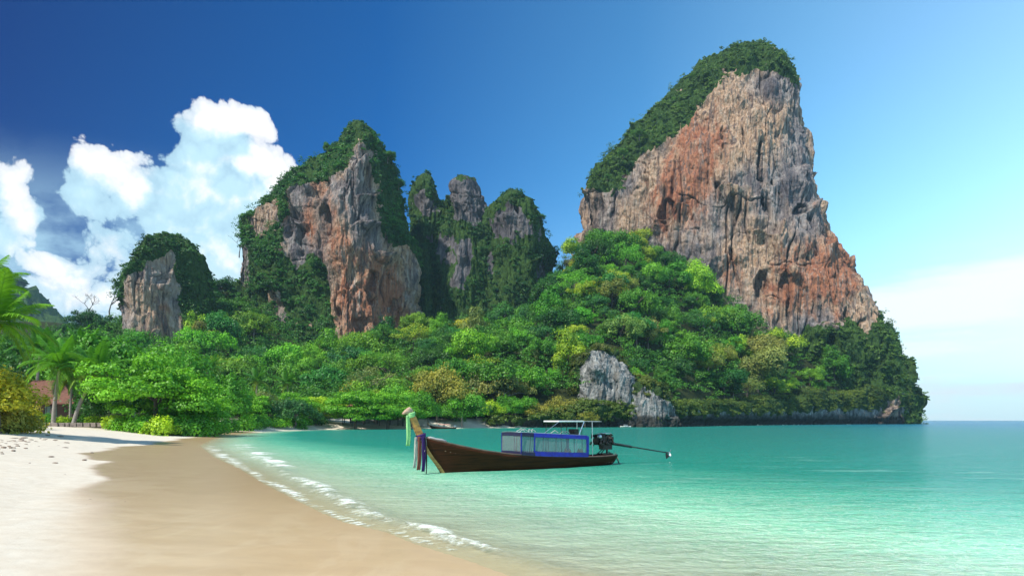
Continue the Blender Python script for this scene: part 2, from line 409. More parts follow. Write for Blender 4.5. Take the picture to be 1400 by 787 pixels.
for px, d, z in [(60, 150, 2.2), (60, 230, 5), (60, 320, 34), (60, 420, 62), (0, 260, 12), (-150, 300, 22), (-300, 420, 30), (0, 500, 60),
                 (150, 130, 2.2), (150, 200, 3), (150, 270, 20), (150, 330, 40), (150, 420, 50), (230, 270, 20), (230, 340, 40), (300, 190, 2.6), (300, 240, 8),
                 (300, 300, 26), (300, 350, 48), (300, 430, 80), (400, 195, 2.4), (400, 240, 8), (400, 290, 20), (400, 350, 36), (500, 206, 2.4), (500, 245, 8),
                 (500, 290, 19), (500, 350, 34), (580, 215, 2.4), (580, 250, 10), (580, 300, 26), (580, 350, 46), (600, 420, 50), (600, 370, 40), (620, 220, 2.4), (620, 260, 16), (650, 300, 36),
                 (650, 360, 42), (660, 420, 54), (700, 240, 7), (700, 270, 19), (700, 320, 34), (720, 380, 50), (745, 430, 74), (760, 480, 104), (760, 540, 96),
                 (680, 520, 60), (790, 262, 17), (800, 300, 38), (800, 350, 68), (800, 400, 92), (810, 450, 112), (850, 268, 17), (850, 300, 34), (850, 360, 70), (850, 420, 106),
                 (900, 285, 17), (900, 330, 42), (900, 380, 72), (900, 430, 102), (950, 300, 16), (950, 350, 44), (960, 420, 86), (1000, 330, 15), (1000, 360, 34),
                 (1000, 400, 58), (1020, 430, 70), (1060, 362, 15), (1060, 390, 32), (1060, 425, 56), (1100, 392, 17), (1110, 425, 44), (1110, 450, 60), (1160, 418, 20),
                 (1160, 445, 44), (1200, 440, 22), (1210, 460, 44), (1240, 450, 18)]:
    CTRL.append(((px-700)/FPX*d, d, z))
_c = np.array(CTRL); _cx, _cy, _cz = _c.T/100.
def _phi(r2): return .5*r2*np.log(r2+1e-9)
_r2 = (_cx[:, None]-_cx)**2+(_cy[:, None]-_cy)**2
_A = np.zeros((len(_cx)+3,)*2); _A[:-3, :-3] = _phi(_r2)+np.eye(len(_cx))*.004
_A[:-3, -3] = 1; _A[:-3, -2] = _cx; _A[:-3, -1] = _cy; _A[-3:, :-3] = _A[:-3, -3:].T
_w = np.linalg.solve(_A, np.concatenate([_cz, [0, 0, 0]]))
def hill_h(x, y):
    X, Y = np.asarray(x)/100., np.asarray(y)/100.
    z = _w[-3]+_w[-2]*X+_w[-1]*Y
    for i in range(len(_cx)): z = z+_w[i]*_phi((X-_cx[i])**2+(Y-_cy[i])**2)
    return np.clip(z*100., -5, 130)
def land_h(x, y, sd=None):
    x = np.asarray(x, float); y = np.asarray(y, float)
    if sd is None: sd = sdist(x, y)
    h = beach_h(sd)
    k = sstep(sd, 1, 7)*sstep(y, 110, 190)*sstep(y, 105, 170+0*x)
    return np.where(sd > 0, np.maximum(h, hill_h(x, y)*k), h)
def on_beach(px, py):                   # where a sight line through that pixel meets the sand
    z = 0.
    for _ in range(30):
        d = (CAMZ-z)*FPX/(py-HORY); x = (px-700)/FPX*d
        z = .5*z+.5*float(beach_h(sdist(np.array([x]), np.array([d])))[0])
    return x, d, z

def axis(lo, hi, fine_lo, fine_hi, step, grow, cap):
    a = list(np.arange(fine_lo, fine_hi, step)); s = step
    while a[-1] < hi: s = min(s*grow, cap(a[-1])); a.append(a[-1]+s)
    s = step; b = [fine_lo]
    while b[-1] > lo: s = min(s*grow, cap(b[-1])); b.append(b[-1]-s)
    return np.array(b[:0:-1]+a)
WETP = [on_beach(*p) for p in [(60, 900), (98, 787), (104, 740), (110, 712), (122, 690), (112, 668), (150, 655), (118, 648), (110, 640), (152, 630), (120, 624), (112, 619), (170, 612), (205, 606),
                               (250, 599), (290, 592), (330, 588.5), (400, 586)]]
WET = [(p[0], p[1]) for p in WETP]+[(30, 230), (60, 200), (60, -30), (0, -20)]

def build_ground():
    xs = axis(-4200, 4200, -34, 14, .24, 1.035, lambda q: 3.2 if abs(q) < 330 else 400)
    ys = axis(-400, 4400, 5, 46, .24, 1.03, lambda q: 3.2 if -60 < q < 600 else 500)
    X, Y = np.meshgrid(xs, ys); sd = sdist(X, Y)
    Z = land_h(X, Y, sd)
    near = (sd > -6) & (sd < 60) & (Y < 130)
    dry = np.zeros_like(Z)
    wd = np.where(in_poly(X, Y, WET), 1, -1)*dist_poly(X, Y, WET)
    wn = fbm(X/5, Y/14, 3.3, 4)*1.0*np.clip(Y/22, .25, 2.2)
    wet = sstep(wd+wn, -.16, .22)*sstep(Y, 18, 26)+(1-sstep(Y, 18, 26))*sstep(wd+wn, -.9, 1.1)
    dr = 1-sstep(wd, -2, 1.5)
    Z += np.where(near, dr*(fbm(X/1.6, Y/1.6, 0, 4)*.045+fbm(X/.45, Y/.45, 2, 2)*.010+fbm(X/9, Y/9, 8, 3)*.10)*sstep(sd, 2, 7), 0)
    Z += np.where(sd > 60, fbm(X/14, Y/14, 1, 3)*.8*(Y > 120), 0)
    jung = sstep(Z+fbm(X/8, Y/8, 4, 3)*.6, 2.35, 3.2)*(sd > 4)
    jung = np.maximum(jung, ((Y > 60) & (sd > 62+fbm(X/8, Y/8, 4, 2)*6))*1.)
    me = mesh_np('sand_ground', np.stack([X, Y, Z], -1).reshape(-1, 3), grid_quads(len(ys), len(xs)), True,
                 {'wet': (wet.ravel(), 'POINT'), 'jungle': (jung.ravel(), 'POINT'), 'sd': (sd.ravel(), 'POINT')})
    def fn(T, out):
        pos = T.n('ShaderNodeNewGeometry').outputs['Position']
        wet = T.attr('wet'); sdn = T.attr('sd')
        f = T.noise(pos, 2.2, 8, .6); tl = T.noise(T.mapping(pos, (.5, .16, 1), rot=(0, 0, R(-20))), 1.1, 8, .7, 1.2); g = T.noise(pos, 60, 4, .7); st = T.noise(T.mapping(pos, (.35, .9, 1), rot=(0, 0, R(12))), 1.4, 6, .6, .5)
        dryc = T.mix(T.mr(f, .3, .7), (.66, .60, .485), (.60, .53, .415))
        dryc = T.mix(T.m('MULTIPLY', T.mr(g, .62, .75), .35), dryc, (.42, .33, .25))
        wy = T.n('ShaderNodeSeparateXYZ'); T.link(pos, wy.inputs[0])
        wetc = T.ramp(st, [(.30, (.42, .295, .165)), (.5, (.475, .345, .205)), (.72, (.54, .41, .26))])
        wetc = T.mix(T.m('MULTIPLY', T.mr(tl, .52, .60), .45), wetc, (.58, .47, .32))
        wetc = T.mix(T.m('MULTIPLY', T.mr(tl, .44, .38), .45), wetc, (.36, .25, .14))
        wetc = T.mix(T.m('MULTIPLY', T.mr(g, .60, .74), .22), wetc, (.28, .20, .13))
        wetc = T.mix(T.mr(sdn, 1.5, 6.5, .5, 0), wetc, (.52, .39, .235))
        yy = T.n('ShaderNodeSeparateXYZ'); T.link(pos, yy.inputs[0])
        wetc = T.mix(T.mr(T.m('ADD', yy.outputs[1], T.m('MULTIPLY', f, 6)), 11, 32, 0, .75), T.mix(1., wetc, (1.20, 1.17, 1.10), 'MULTIPLY'), T.mix(1., wetc, (.66, .56, .44), 'MULTIPLY'))
        wetc = T.mix(T.m('MULTIPLY', T.mr(f, .35, .7), .22), wetc, (.50, .37, .225))
        c = T.mix(wet, dryc, wetc)
        sea = T.mr(sdn, -3.5, -.3, 1, 0)
        c = T.mix(sea, c, (.80, .74, .56))
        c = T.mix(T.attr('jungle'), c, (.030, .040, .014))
        p = T.n('ShaderNodeBsdfPrincipled'); T.link(c, p.inputs['Base Color'])
        T.link(T.mr(wet, 0, 1, .95, .30), p.inputs['Roughness']); T.link(T.mr(wet, 0, 1, .1, .42), p.inputs['Specular IOR Level'])
        hh = T.m('MULTIPLY', T.m('ADD', T.m('MULTIPLY', f, 1.), T.m('MULTIPLY', g, .35)), T.mr(wet, 0, 1, 1, .12))
        T.link(T.bump(hh, .55, .05), p.inputs['Normal']); T.link(p.outputs[0], out.inputs[0])
    o = link('ground', me, None, mat('sand', fn)); tag(o, 'pale sand beach, wet and brown along the water, running back under the jungle', None, None, 'structure')
    return o

def build_water():
    xs = axis(-90, 4200, -12, 22, .22, 1.03, lambda q: 5 if abs(q) < 300 else 400)
    ys = axis(-120, 4400, 7, 46, .22, 1.03, lambda q: 4 if abs(q) < 400 else 400)
    xs = np.concatenate([-axis(90.01, 4200, 90.01, 91, .9, 1.2, lambda q: 400)[::-1], xs])
    xs = np.unique(np.round(xs, 3))
    X, Y = np.meshgrid(xs, ys); sd = sdist(X, Y)
    off = -sd
    # a small breaking wave follows the shore
    wob = fbm(X/4.0, Y/4.0, 1.0, 4); wob2 = fbm(X/1.1, Y/1.1, 5, 3)
    sc = np.clip(Y/22, .55, 2.6)
    crest = np.exp(-((off-(1.3+.8*wob)*sc)/(.30*sc))**2)
    Z = .085*crest*sstep(off, 0, .5)*(Y < 75)+(fbm(X/1.3, Y/.7, 2, 3)*.022+fbm(X/5, Y/2.6, 6, 3)*.03)*sstep(off, .3, 4)*(Y < 90)
    # foam: broken white lines at the crest and the swash edge
    edge = np.exp(-((off-(.25+.35*wob)*sc)/(.13*sc))**2)
    body = sstep(off, -.3, .2)*(1-sstep(off, 1.2*sc, 3.4*sc))
    foam = np.clip(.56*crest*(.35+.65*sstep(wob2+wob*.8, -.3, .35))+.62*edge*(.5+.5*sstep(wob2-wob*.5, -.25, .25))+.17*body, 0, 1)
    foam *= (1-sstep(Y, 50, 90))*sstep(Y, 11.5, 14.5)*(.55+.45*sstep(wob, -.4, .2))
    me = mesh_np('sea', np.stack([X, Y, Z], -1).reshape(-1, 3), grid_quads(len(ys), len(xs)), True,
                 {'off': (off.ravel(), 'POINT'), 'foam': (foam.ravel(), 'POINT')})
    def fn(T, out):
        pos = T.n('ShaderNodeNewGeometry').outputs['Position']
        sp = T.n('ShaderNodeSeparateXYZ'); T.link(pos, sp.inputs[0]); X, Y, Z = sp.outputs
        off = T.attr('off')
        fz = T.noise(pos, 5.5, 6, .72, .8); fz2 = T.noise(pos, 1.6, 5, .65, .5)
        foam = T.m('ADD', T.attr('foam'), T.m('MULTIPLY', T.m('ADD', T.m('SUBTRACT', fz, .5), T.m('SUBTRACT', fz2, .5)), 1.15))
        foam = T.m('MULTIPLY', T.mr(foam, .08, .75), T.mr(T.attr('foam'), .03, .25))
        big = T.noise(T.mapping(pos, (.018, .045, 1)), 1, 4, .6, .3)
        med = T.noise(T.mapping(pos, (.16, .45, 1), rot=(0, 0, R(-8))), 1, 6, .65, .4)
        # the sea floor drops away: depth grows with distance offshore, faster in the far bay
        dep = T.m('MULTIPLY', off, T.m('ADD', .55, T.m('MULTIPLY', Y, .018)))
        dep = T.m('MULTIPLY', dep, T.m('ADD', .72, T.m('MULTIPLY', med, .55)))
        dn = T.m('DIVIDE', dep, T.m('ADD', dep, 16.))
        dn = T.m('ADD', dn, T.m('MULTIPLY', T.m('SUBTRACT', big, .5), .16))
        c = T.ramp(dn, WATER_STOPS)
        right = T.mr(X, 30, 260, 0, 1)
        c = T.mix(T.m('MULTIPLY', right, .75), c, (.004, .10, .25))
        c = T.mix(T.m('MULTIPLY', T.m('SUBTRACT', 1, T.mr(Y, 25, 70)), T.m('MULTIPLY', T.mr(med, .55, .72), .30)), c, (.50, .74, .60))
        c = T.mix(T.m('MULTIPLY', foam, .95), c, (.86, .87, .84))
        rp_ = T.noise(T.mapping(pos, (2.6, 2.4, 1), rot=(0, 0, R(-14))), 1, 3, .6, 1.2)      # sunlight net of the shallow floor, painted into the water colour
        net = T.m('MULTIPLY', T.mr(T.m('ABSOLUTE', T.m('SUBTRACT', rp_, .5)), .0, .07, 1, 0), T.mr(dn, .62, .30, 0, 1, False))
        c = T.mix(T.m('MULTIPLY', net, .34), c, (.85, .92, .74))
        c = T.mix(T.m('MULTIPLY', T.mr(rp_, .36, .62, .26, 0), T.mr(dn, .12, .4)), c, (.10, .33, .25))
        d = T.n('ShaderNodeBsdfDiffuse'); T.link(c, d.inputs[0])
        tp = T.n('ShaderNodeBsdfTransparent'); tp.inputs[0].default_value = (.93, .97, .94, 1)
        al = T.m('MAXIMUM', T.mr(off, .0, 7.5, .05, 1.0, False), foam)
        al = T.m('POWER', al, .75)
        m1 = T.n('ShaderNodeMixShader'); T.link(al, m1.inputs[0]); T.link(tp.outputs[0], m1.inputs[1]); T.link(d.outputs[0], m1.inputs[2])
        r1 = T.noise(T.mapping(pos, (3.4, 3.6, 1), rot=(0, 0, R(-10))), 1, 5, .62, .3)
        r2 = T.noise(T.mapping(pos, (.9, 1.3, 1), rot=(0, 0, R(6))), 1, 5, .6, .3)
        r3 = T.noise(T.mapping(pos, (.09, .30, 1)), 1, 5, .6, .3)
        n1 = T.bump(T.m('ADD', T.m('MULTIPLY', r1, .17), T.m('ADD', T.m('MULTIPLY', r2, .36), T.m('MULTIPLY', r3, .7))), 1., .62)
        T.link(n1, d.inputs['Normal'])
        gl = T.n('ShaderNodeBsdfGlossy'); gl.inputs['Roughness'].default_value = .12; T.link(n1, gl.inputs['Normal']); gl.inputs[0].default_value = (.95, .97, 1, 1)
        fr = T.n('ShaderNodeFresnel'); fr.inputs[0].default_value = 1.33; T.link(n1, fr.inputs['Normal'])
        k = T.m('MULTIPLY', T.m('MINIMUM', fr.outputs[0], .37), T.m('SUBTRACT', 1, foam))
        k = T.m('MULTIPLY', k, T.mr(off, .1, 1.5, .1, 1))
        m2 = T.n('ShaderNodeMixShader'); T.link(k, m2.inputs[0]); T.link(m1.outputs[0], m2.inputs[1]); T.link(gl.outputs[0], m2.inputs[2])
        T.link(m2.outputs[0], out.inputs[0])
    o = link('water', me, None, mat('sea_water', fn)); tag(o, 'turquoise sea, clear at the beach, with a low foamy wave along the sand', None, None, 'structure')
WATER_STOPS = [(0, (.62, .68, .47)), (.16, (.48, .70, .46)), (.32, (.27, .64, .39)), (.47, (.065, .41, .25)), (.62, (.005, .235, .16)), (1, (.001, .155, .135))]
build_ground(); build_water()

# ---------------------------------------------------------------- limestone towers
VEG_PTS = []        # (positions, normals, weights) for leafy growth on rock
def masks(V, rock, holes, warm, invert=False):
    px = 700+FPX*V[..., 0]/V[..., 1]; py = HORY-FPX*(V[..., 2]-CAMZ)/V[..., 1]
    nx, ny, nz = V[..., 0]/22, V[..., 1]/22, V[..., 2]/22
    wx = px+fbm(nx, ny, nz, 5, .65)*34; wy = py+fbm(nx+9, ny+4, nz, 5, .65)*40
    r = np.full(px.shape, -1.)
    for poly in rock:
        d = dist_poly(wx, wy, poly); r = np.maximum(r, np.where(in_poly(wx, wy, poly), d, -d)/10)
    for poly in holes:
        d = dist_poly(wx, wy, poly); r = np.minimum(r, -np.where(in_poly(wx, wy, poly), d, -d)/10)
    patch = fbm(V[..., 0]/13, V[..., 1]/13, V[..., 2]/26, 4, .6)
    ledge = fbm(V[..., 0]/16+7, V[..., 1]/16, V[..., 2]/9, 4, .6)
    r = r+np.where(r < 0, 5.*np.clip(patch-.20, 0, 1), 0)-np.where(r > 0, 9*np.clip(ledge-.42, 0, 1), 0)
    veg = sstep(-r, -.35, .35)
    wm = np.zeros(px.shape)
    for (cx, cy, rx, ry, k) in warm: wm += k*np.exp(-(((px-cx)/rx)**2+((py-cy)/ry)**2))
    return veg, np.clip(wm, -1, 1), px, py
def tower(name, label, L, Rt, yc, D, Db, prof, nu, nv, zbot, rock, holes, warm, caves=(), amp=1., seed=0, damp_z=None, mat_=None, vegk=1., tufts=True, sq=2.6, tpow=1.25, vs=1.):
    Lz = np.array([W(*p, yc) for p in L]); Rz = np.array([W(*p, yc) for p in Rt])
    Lz = Lz[np.argsort(Lz[:, 2])]; Rz = Rz[np.argsort(Rz[:, 2])]
    zt = min(Lz[-1, 2], Rz[-1, 2])
    t = np.linspace(0, 1, nv)**tpow; z = zt-(zt-zbot)*t
    xl = np.interp(z, Lz[:, 2], Lz[:, 0]); xr = np.interp(z, Rz[:, 2], Rz[:, 0])
    wid = np.maximum(xr-xl, .2); wmax = wid.max()
    nf = int(nu*.8); nb = nu-nf
    u = .5-.5*np.cos(PI*np.linspace(0, 1, nf)); ub = (.5+.5*np.cos(PI*(np.arange(1, nb+1)/(nb+1))))
    pf = np.interp(u, [p[0] for p in prof], [p[1] for p in prof])
    k = max(3, nf//14); pf = np.convolve(np.pad(pf, k, mode='edge'), np.hanning(2*k+1)/np.hanning(2*k+1).sum(), 'valid')
    edge = (1-np.abs(2*u-1)**sq)**(1/sq)
    Dz = D*(wid/wmax)**.7
    X = np.concatenate([xl[:, None]+wid[:, None]*u[None], xl[:, None]+wid[:, None]*ub[None]], 1)
    Yf = yc-Dz[:, None]*(pf*edge)[None]
    Yb = yc+(Db*(wid/wmax)**.7)[:, None]*np.sqrt(1-(2*ub-1)**2)[None]
    Y = np.concatenate([Yf, Yb], 1); Z = np.repeat(z[:, None], nu, 1)
    P = np.stack([X, Y, Z], -1)
    du = np.roll(P, -1, 1)-np.roll(P, 1, 1); dv = np.gradient(P, axis=0)
    N = np.cross(du, -dv); N /= np.linalg.norm(N, axis=-1, keepdims=True)+1e-9
    N[..., 2] = np.clip(N[..., 2], -.5, .6)
    s = seed*31.7; x, y, zz = X+s, Y, Z
    hgt = np.clip((zt-Z)/(zt-zbot), 0, 1); fade = .35+.65*sstep(hgt, 0, .10)
    sx = vs
    d = fbm(x/(46*sx), y/(46*sx), zz/(70*sx), 3)*8.*sx
    big_d = d
    d += (fbm(x/(15*sx), y/(15*sx), zz/(62*sx), 4, .5, True)-.35)*3.6*sx
    d += fbm(x/(10*sx), y/(10*sx), zz/(13*sx), 5, .55)*2.8*sx
    d += (fbm(x/(3.6*sx)+2, y/(3.6*sx), zz/(24*sx), 3, .6, True)-.4)*1.5*sx
    wq = fbm(x/(20*sx), y/(20*sx), zz/(60*sx), 3)*.30
    crk_shade = np.zeros_like(d)
    for cs, cz_, wd_, am_ in ((24, 170, .024, 3.6), (11, 80, .030, 1.5), (44, 30, .014, 1.6)):
        cn = fbm(x/(cs*sx)+wq+cs, y/(cs*sx), zz/(cz_*sx), 3, .5); e_ = np.exp(-(cn/wd_)**2)*sstep(fbm(x/(30*sx)+cs, y/(30*sx), zz/(40*sx), 3), -.12, .22); d -= e_*am_*sx; crk_shade = np.maximum(crk_shade, e_*(.85 if cs != 44 else .5))
    # faceted blocks: flat faces stepping back along joints
    fa = fbm(x/(19*sx)+wq*.4, y/(19*sx), zz/(80*sx)+5, 2)*4; d += (np.floor(fa)+sstep(fa-np.floor(fa), .0, .35))*1.2*sx
    d += fbm(x/(5*sx), y/(5*sx), zz/(7*sx), 4, .6)*1.5*sx
    saw = zz/(26*sx)+fbm(x/(34*sx), y/(34*sx), zz/(60*sx), 3)*1.6; fr = saw-np.floor(saw)
    gate = sstep(fbm(x/(24*sx)+5, y/(24*sx), zz/(34*sx), 2), -.05, .35)
    d += (fr**1.8)*gate*6.5*sx
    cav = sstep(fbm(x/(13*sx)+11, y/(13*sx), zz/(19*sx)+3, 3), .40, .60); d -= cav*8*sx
    crk_shade = np.maximum(crk_shade, cav*.7)
    ppx = 700+FPX*P[..., 0]/P[..., 1]+fbm(x/9, y/9, zz/14, 3)*16; ppy = HORY-FPX*(P[..., 2]-CAMZ)/P[..., 1]+fbm(x/9+5, y/9, zz/12, 3)*16
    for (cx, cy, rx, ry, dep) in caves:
        q_ = ((ppx-cx)/rx)**2+((ppy-cy)/ry)**2; e_ = (1-sstep(q_, .35, 1.05))*(P[..., 1] < yc); d -= e_*dep; crk_shade = np.maximum(crk_shade, e_*.5)  # each cave is hollowed out and its shade painted in
    d = (d-3.6*sx)*amp*fade
    P = P+N*d[..., None]
    P[..., 2] = np.minimum(P[..., 2], zt+1)
    veg, wm, px, py = masks(P, rock, holes, warm)
    veg *= vegk
    dm = np.zeros_like(veg) if damp_z is None else 1-sstep(P[..., 2]+fbm(x/6, y/6, zz/4, 3)*2, damp_z*.5, damp_z)
    # close the top with a fan vertex ring
    V = P.reshape(-1, 3); q = grid_quads(nv, nu, True)
    top = P[0].mean(0); V = np.vstack([V, top]); ti = len(V)-1
    cap = np.array([[ti, (j+1) % nu, j, j] for j in range(nu)])
    me = mesh_np(name, V, q[:, ::-1], True, {'veg': (np.append(veg.ravel(), 1), 'POINT'), 'warm': (np.append(wm.ravel(), 0), 'POINT'), 'damp': (np.append(dm.ravel(), 0), 'POINT'), 'crack_cave_shade': (np.append(crk_shade.ravel(), 0), 'POINT')})
    o = link(name, me, None, mat_ or ROCK); tag(o, label, None, None, 'structure')
    if tufts:
        du = np.roll(P, -1, 1)-np.roll(P, 1, 1); dv = np.gradient(P, axis=0)
        cr = np.cross(du, -dv); area = np.linalg.norm(cr, axis=-1); Nn = cr/(area[..., None]+1e-9)
        VEG_PTS.append((P.reshape(-1, 3), Nn.reshape(-1, 3), (np.clip(veg-.35, 0, 1)*area*(P[..., 1] < yc+8)).ravel(), px.ravel(), py.ravel()))
    return o

# right-hand giant
tower('sea_cliff', 'tallest limestone tower, orange and grey, with a green cap, right of the bay',
      [(772, 600), (778, 420), (785, 370), (797, 335), (796, 300), (797, 268), (808, 240), (836, 200), (862, 168), (886, 144), (911, 121), (936, 101), (958, 85), (980, 74), (1003, 66), (1028, 62)],
      [(1238, 600), (1243, 552), (1236, 528), (1231, 498), (1221, 468), (1202, 444), (1184, 410), (1158, 372), (1139, 338), (1124, 292), (1114, 250), (1108, 215), (1101, 172), (1094, 138), (1088, 117), (1074, 93), (1052, 72), (1030, 62)],
      470, 62, 70, [(0, .15), (.2, .5), (.45, .85), (.72, 1.0), (.88, .95), (1, .6)], 760, 620, -6,
      [[(770, 360), (775, 300), (790, 262), (840, 262), (866, 226), (905, 190), (935, 168), (962, 138), (990, 106), (1020, 97), (1052, 100), (1085, 112), (1150, 150), (1170, 225), (1190, 300), (1215, 375), (1204, 420), (1196, 455), (1160, 440), (1125, 450), (1090, 455), (1060, 470), (900, 470), (800, 400)],
       [(1118, 545), (1235, 540), (1235, 600), (1118, 600)]],
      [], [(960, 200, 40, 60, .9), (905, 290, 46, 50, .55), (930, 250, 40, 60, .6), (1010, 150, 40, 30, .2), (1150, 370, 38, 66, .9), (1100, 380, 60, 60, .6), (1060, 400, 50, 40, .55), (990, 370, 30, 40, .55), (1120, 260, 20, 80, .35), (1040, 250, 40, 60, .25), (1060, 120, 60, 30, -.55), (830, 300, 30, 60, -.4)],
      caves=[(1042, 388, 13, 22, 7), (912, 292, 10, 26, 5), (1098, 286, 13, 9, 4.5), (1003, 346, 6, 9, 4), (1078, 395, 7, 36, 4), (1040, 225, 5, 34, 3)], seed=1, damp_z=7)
# middle tower
tower('middle_cliff', 'broad limestone tower hung with creepers, left of the jagged spires',
      [(300, 620), (312, 520), (314, 470), (316, 430), (319, 385), (322, 340), (327, 302), (345, 281), (362, 268), (385, 246), (402, 234), (425, 214), (442, 203), (455, 190), (468, 176), (480, 170), (490, 167)],
      [(590, 620), (576, 520), (570, 470), (566, 420), (563, 370), (560, 320), (556, 285), (551, 250), (541, 222), (536, 205), (524, 192), (512, 178), (500, 170), (491, 167)],
      400, 52, 60, [(0, .1), (.25, .45), (.5, .72), (.74, 1.0), (.86, .7), (1, .1)], 560, 460, -2,
      [[(385, 300), (402, 262), (430, 243), (470, 222), (495, 202), (513, 212), (518, 330), (560, 340), (590, 390), (600, 480), (466, 492), (460, 420), (452, 372), (430, 352), (400, 372), (382, 345)],
       [(322, 340), (333, 335), (343, 395), (330, 400)], [(366, 392), (380, 395), (386, 440), (374, 440)], [(345, 432), (358, 432), (356, 468), (344, 466)], [(345, 285), (380, 272), (382, 300), (352, 330)]],
      [], [(520, 400, 40, 60, .55), (490, 430, 40, 50, .6), (540, 455, 30, 30, .9), (440, 250, 20, 30, .4), (388, 282, 10, 24, .9), (425, 300, 14, 60, .4), (465, 330, 20, 60, .35), (480, 215, 60, 30, -.4), (500, 390, 60, 90, .42), (440, 320, 50, 70, .38)],
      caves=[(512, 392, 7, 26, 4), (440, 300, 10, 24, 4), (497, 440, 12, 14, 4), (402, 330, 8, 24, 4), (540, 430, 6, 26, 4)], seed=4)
# jagged spires between
tower('spire_cliff', 'dark narrow limestone spire, leftmost of the three jagged spires',
      [(540, 600), (552, 470), (556, 400), (558, 330), (562, 280), (565, 252), (574, 240), (583, 237)], [(650, 600), (640, 470), (632, 400), (622, 330), (622, 296), (612, 276), (600, 256), (592, 242), (584, 237)],
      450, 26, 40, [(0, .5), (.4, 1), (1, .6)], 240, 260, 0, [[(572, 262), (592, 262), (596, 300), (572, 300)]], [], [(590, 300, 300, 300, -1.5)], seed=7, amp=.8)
tower('spire_cliff', 'bare grey blunt spire, middle one of the three jagged spires',
      [(570, 600), (580, 480), (586, 400), (594, 340), (604, 300), (613, 270), (622, 250), (632, 243)], [(715, 600), (700, 470), (694, 400), (686, 330), (672, 290), (658, 266), (650, 248), (636, 242)],
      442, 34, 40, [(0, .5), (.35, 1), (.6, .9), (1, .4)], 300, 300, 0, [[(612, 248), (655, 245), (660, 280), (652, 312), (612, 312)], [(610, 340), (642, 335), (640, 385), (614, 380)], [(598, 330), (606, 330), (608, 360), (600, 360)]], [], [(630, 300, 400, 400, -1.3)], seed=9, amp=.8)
tower('spire_cliff', 'broad round-shouldered grey spire, right one of the three jagged spires',
      [(640, 600), (650, 480), (655, 400), (656, 340), (660, 304), (668, 284), (682, 270), (702, 260)], [(790, 600), (766, 470), (758, 420), (756, 380), (756, 345), (752, 318), (745, 290), (733, 276), (718, 266), (704, 260)],
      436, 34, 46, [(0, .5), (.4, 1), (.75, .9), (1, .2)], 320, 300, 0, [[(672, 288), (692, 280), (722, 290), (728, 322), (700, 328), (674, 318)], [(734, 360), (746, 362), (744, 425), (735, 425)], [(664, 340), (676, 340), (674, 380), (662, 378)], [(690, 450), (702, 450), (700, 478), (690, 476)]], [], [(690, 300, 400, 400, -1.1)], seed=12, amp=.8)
tower('spire_cliff', 'green creeper-clad wall joining the three jagged spires at their base',
      [(535, 600), (546, 480), (551, 400), (554, 350), (559, 318), (570, 302), (586, 295), (606, 290), (630, 286)], [(785, 600), (764, 480), (756, 420), (753, 370), (749, 335), (740, 312), (722, 300), (696, 292), (664, 288), (632, 286)],
      452, 24, 40, [(0, .5), (.3, .8), (.5, .6), (.75, .9), (1, .5)], 420, 240, 0, [[(600, 345), (615, 345), (612, 380), (602, 380)], [(655, 345), (672, 345), (668, 385), (658, 385)]], [], [(630, 300, 400, 400, -1.1)], seed=27, amp=.8)
# small tower on the left
tower('small_cliff', 'small tan limestone stump with a bushy top, behind the palms',
      [(150, 620), (168, 500), (171, 460), (171, 420), (171, 395), (176, 372), (190, 350), (205, 333), (220, 326), (236, 322)], [(320, 620), (300, 500), (288, 440), (284, 400), (281, 375), (276, 352), (266, 338), (252, 326), (238, 322)],
      345, 34, 34, [(0, .3), (.35, 1), (.62, .9), (.8, .55), (1, .2)], 320, 280, 0, [[(172, 385), (195, 362), (225, 350), (240, 368), (248, 400), (250, 440), (240, 480), (170, 480)]], [], [(215, 420, 30, 50, .45)], seed=15, amp=.6, vs=.75)
# blue ridge far away
tower('far_hill', 'hazy blue-green ridge far off at the left edge',
      [(-260, 600), (-200, 430), (-120, 380), (-60, 352), (-30, 345), (-15, 342)], [(170, 600), (120, 470), (70, 425), (58, 406), (44, 392), (32, 384), (22, 388), (8, 372), (-6, 350), (-14, 342)],
      1000, 120, 120, [(0, .4), (.5, 1), (1, .5)], 200, 120, 0, [[(-400, 700), (-399, 700), (-399, 701)]], [], [(0, 0, 1, 1, 0)], seed=18, amp=1.6, tufts=False)
# grey crags at the water
tower('crag', 'light grey limestone crag rising from the water at the foot of the jungle slope',
      [(744, 596), (762, 575), (773, 548), (780, 520), (786, 500), (793, 487), (804, 478), (820, 474)], [(918, 596), (906, 575), (896, 556), (886, 534), (872, 514), (856, 494), (842, 481), (822, 474)],
      254, 15, 20, [(0, .3), (.3, .9), (.5, .8), (.7, .9), (1, .3)], 300, 240, -3, [[(782, 560), (790, 500), (800, 482), (835, 480), (880, 520), (880, 600), (780, 600)]], [], [(0, 0, 1, 1, 0)], seed=21, mat_=CRAG, damp_z=5, vs=.38, amp=1.15)
tower('crag', 'low rounded grey crag with streaked sides, right of the taller light grey crag',
      [(800, 596), (822, 580), (834, 560), (842, 543), (852, 530), (866, 522), (880, 519)], [(938, 596), (932, 575), (927, 556), (919, 540), (908, 528), (894, 521), (882, 519)],
      252, 11, 16, [(0, .3), (.35, 1), (.6, .9), (1, .3)], 240, 180, -3, [[(846, 600), (856, 545), (900, 538), (925, 560), (925, 600)]], [], [(0, 0, 1, 1, 0)], seed=24, mat_=CRAG, damp_z=5, vs=.34, amp=1.1)

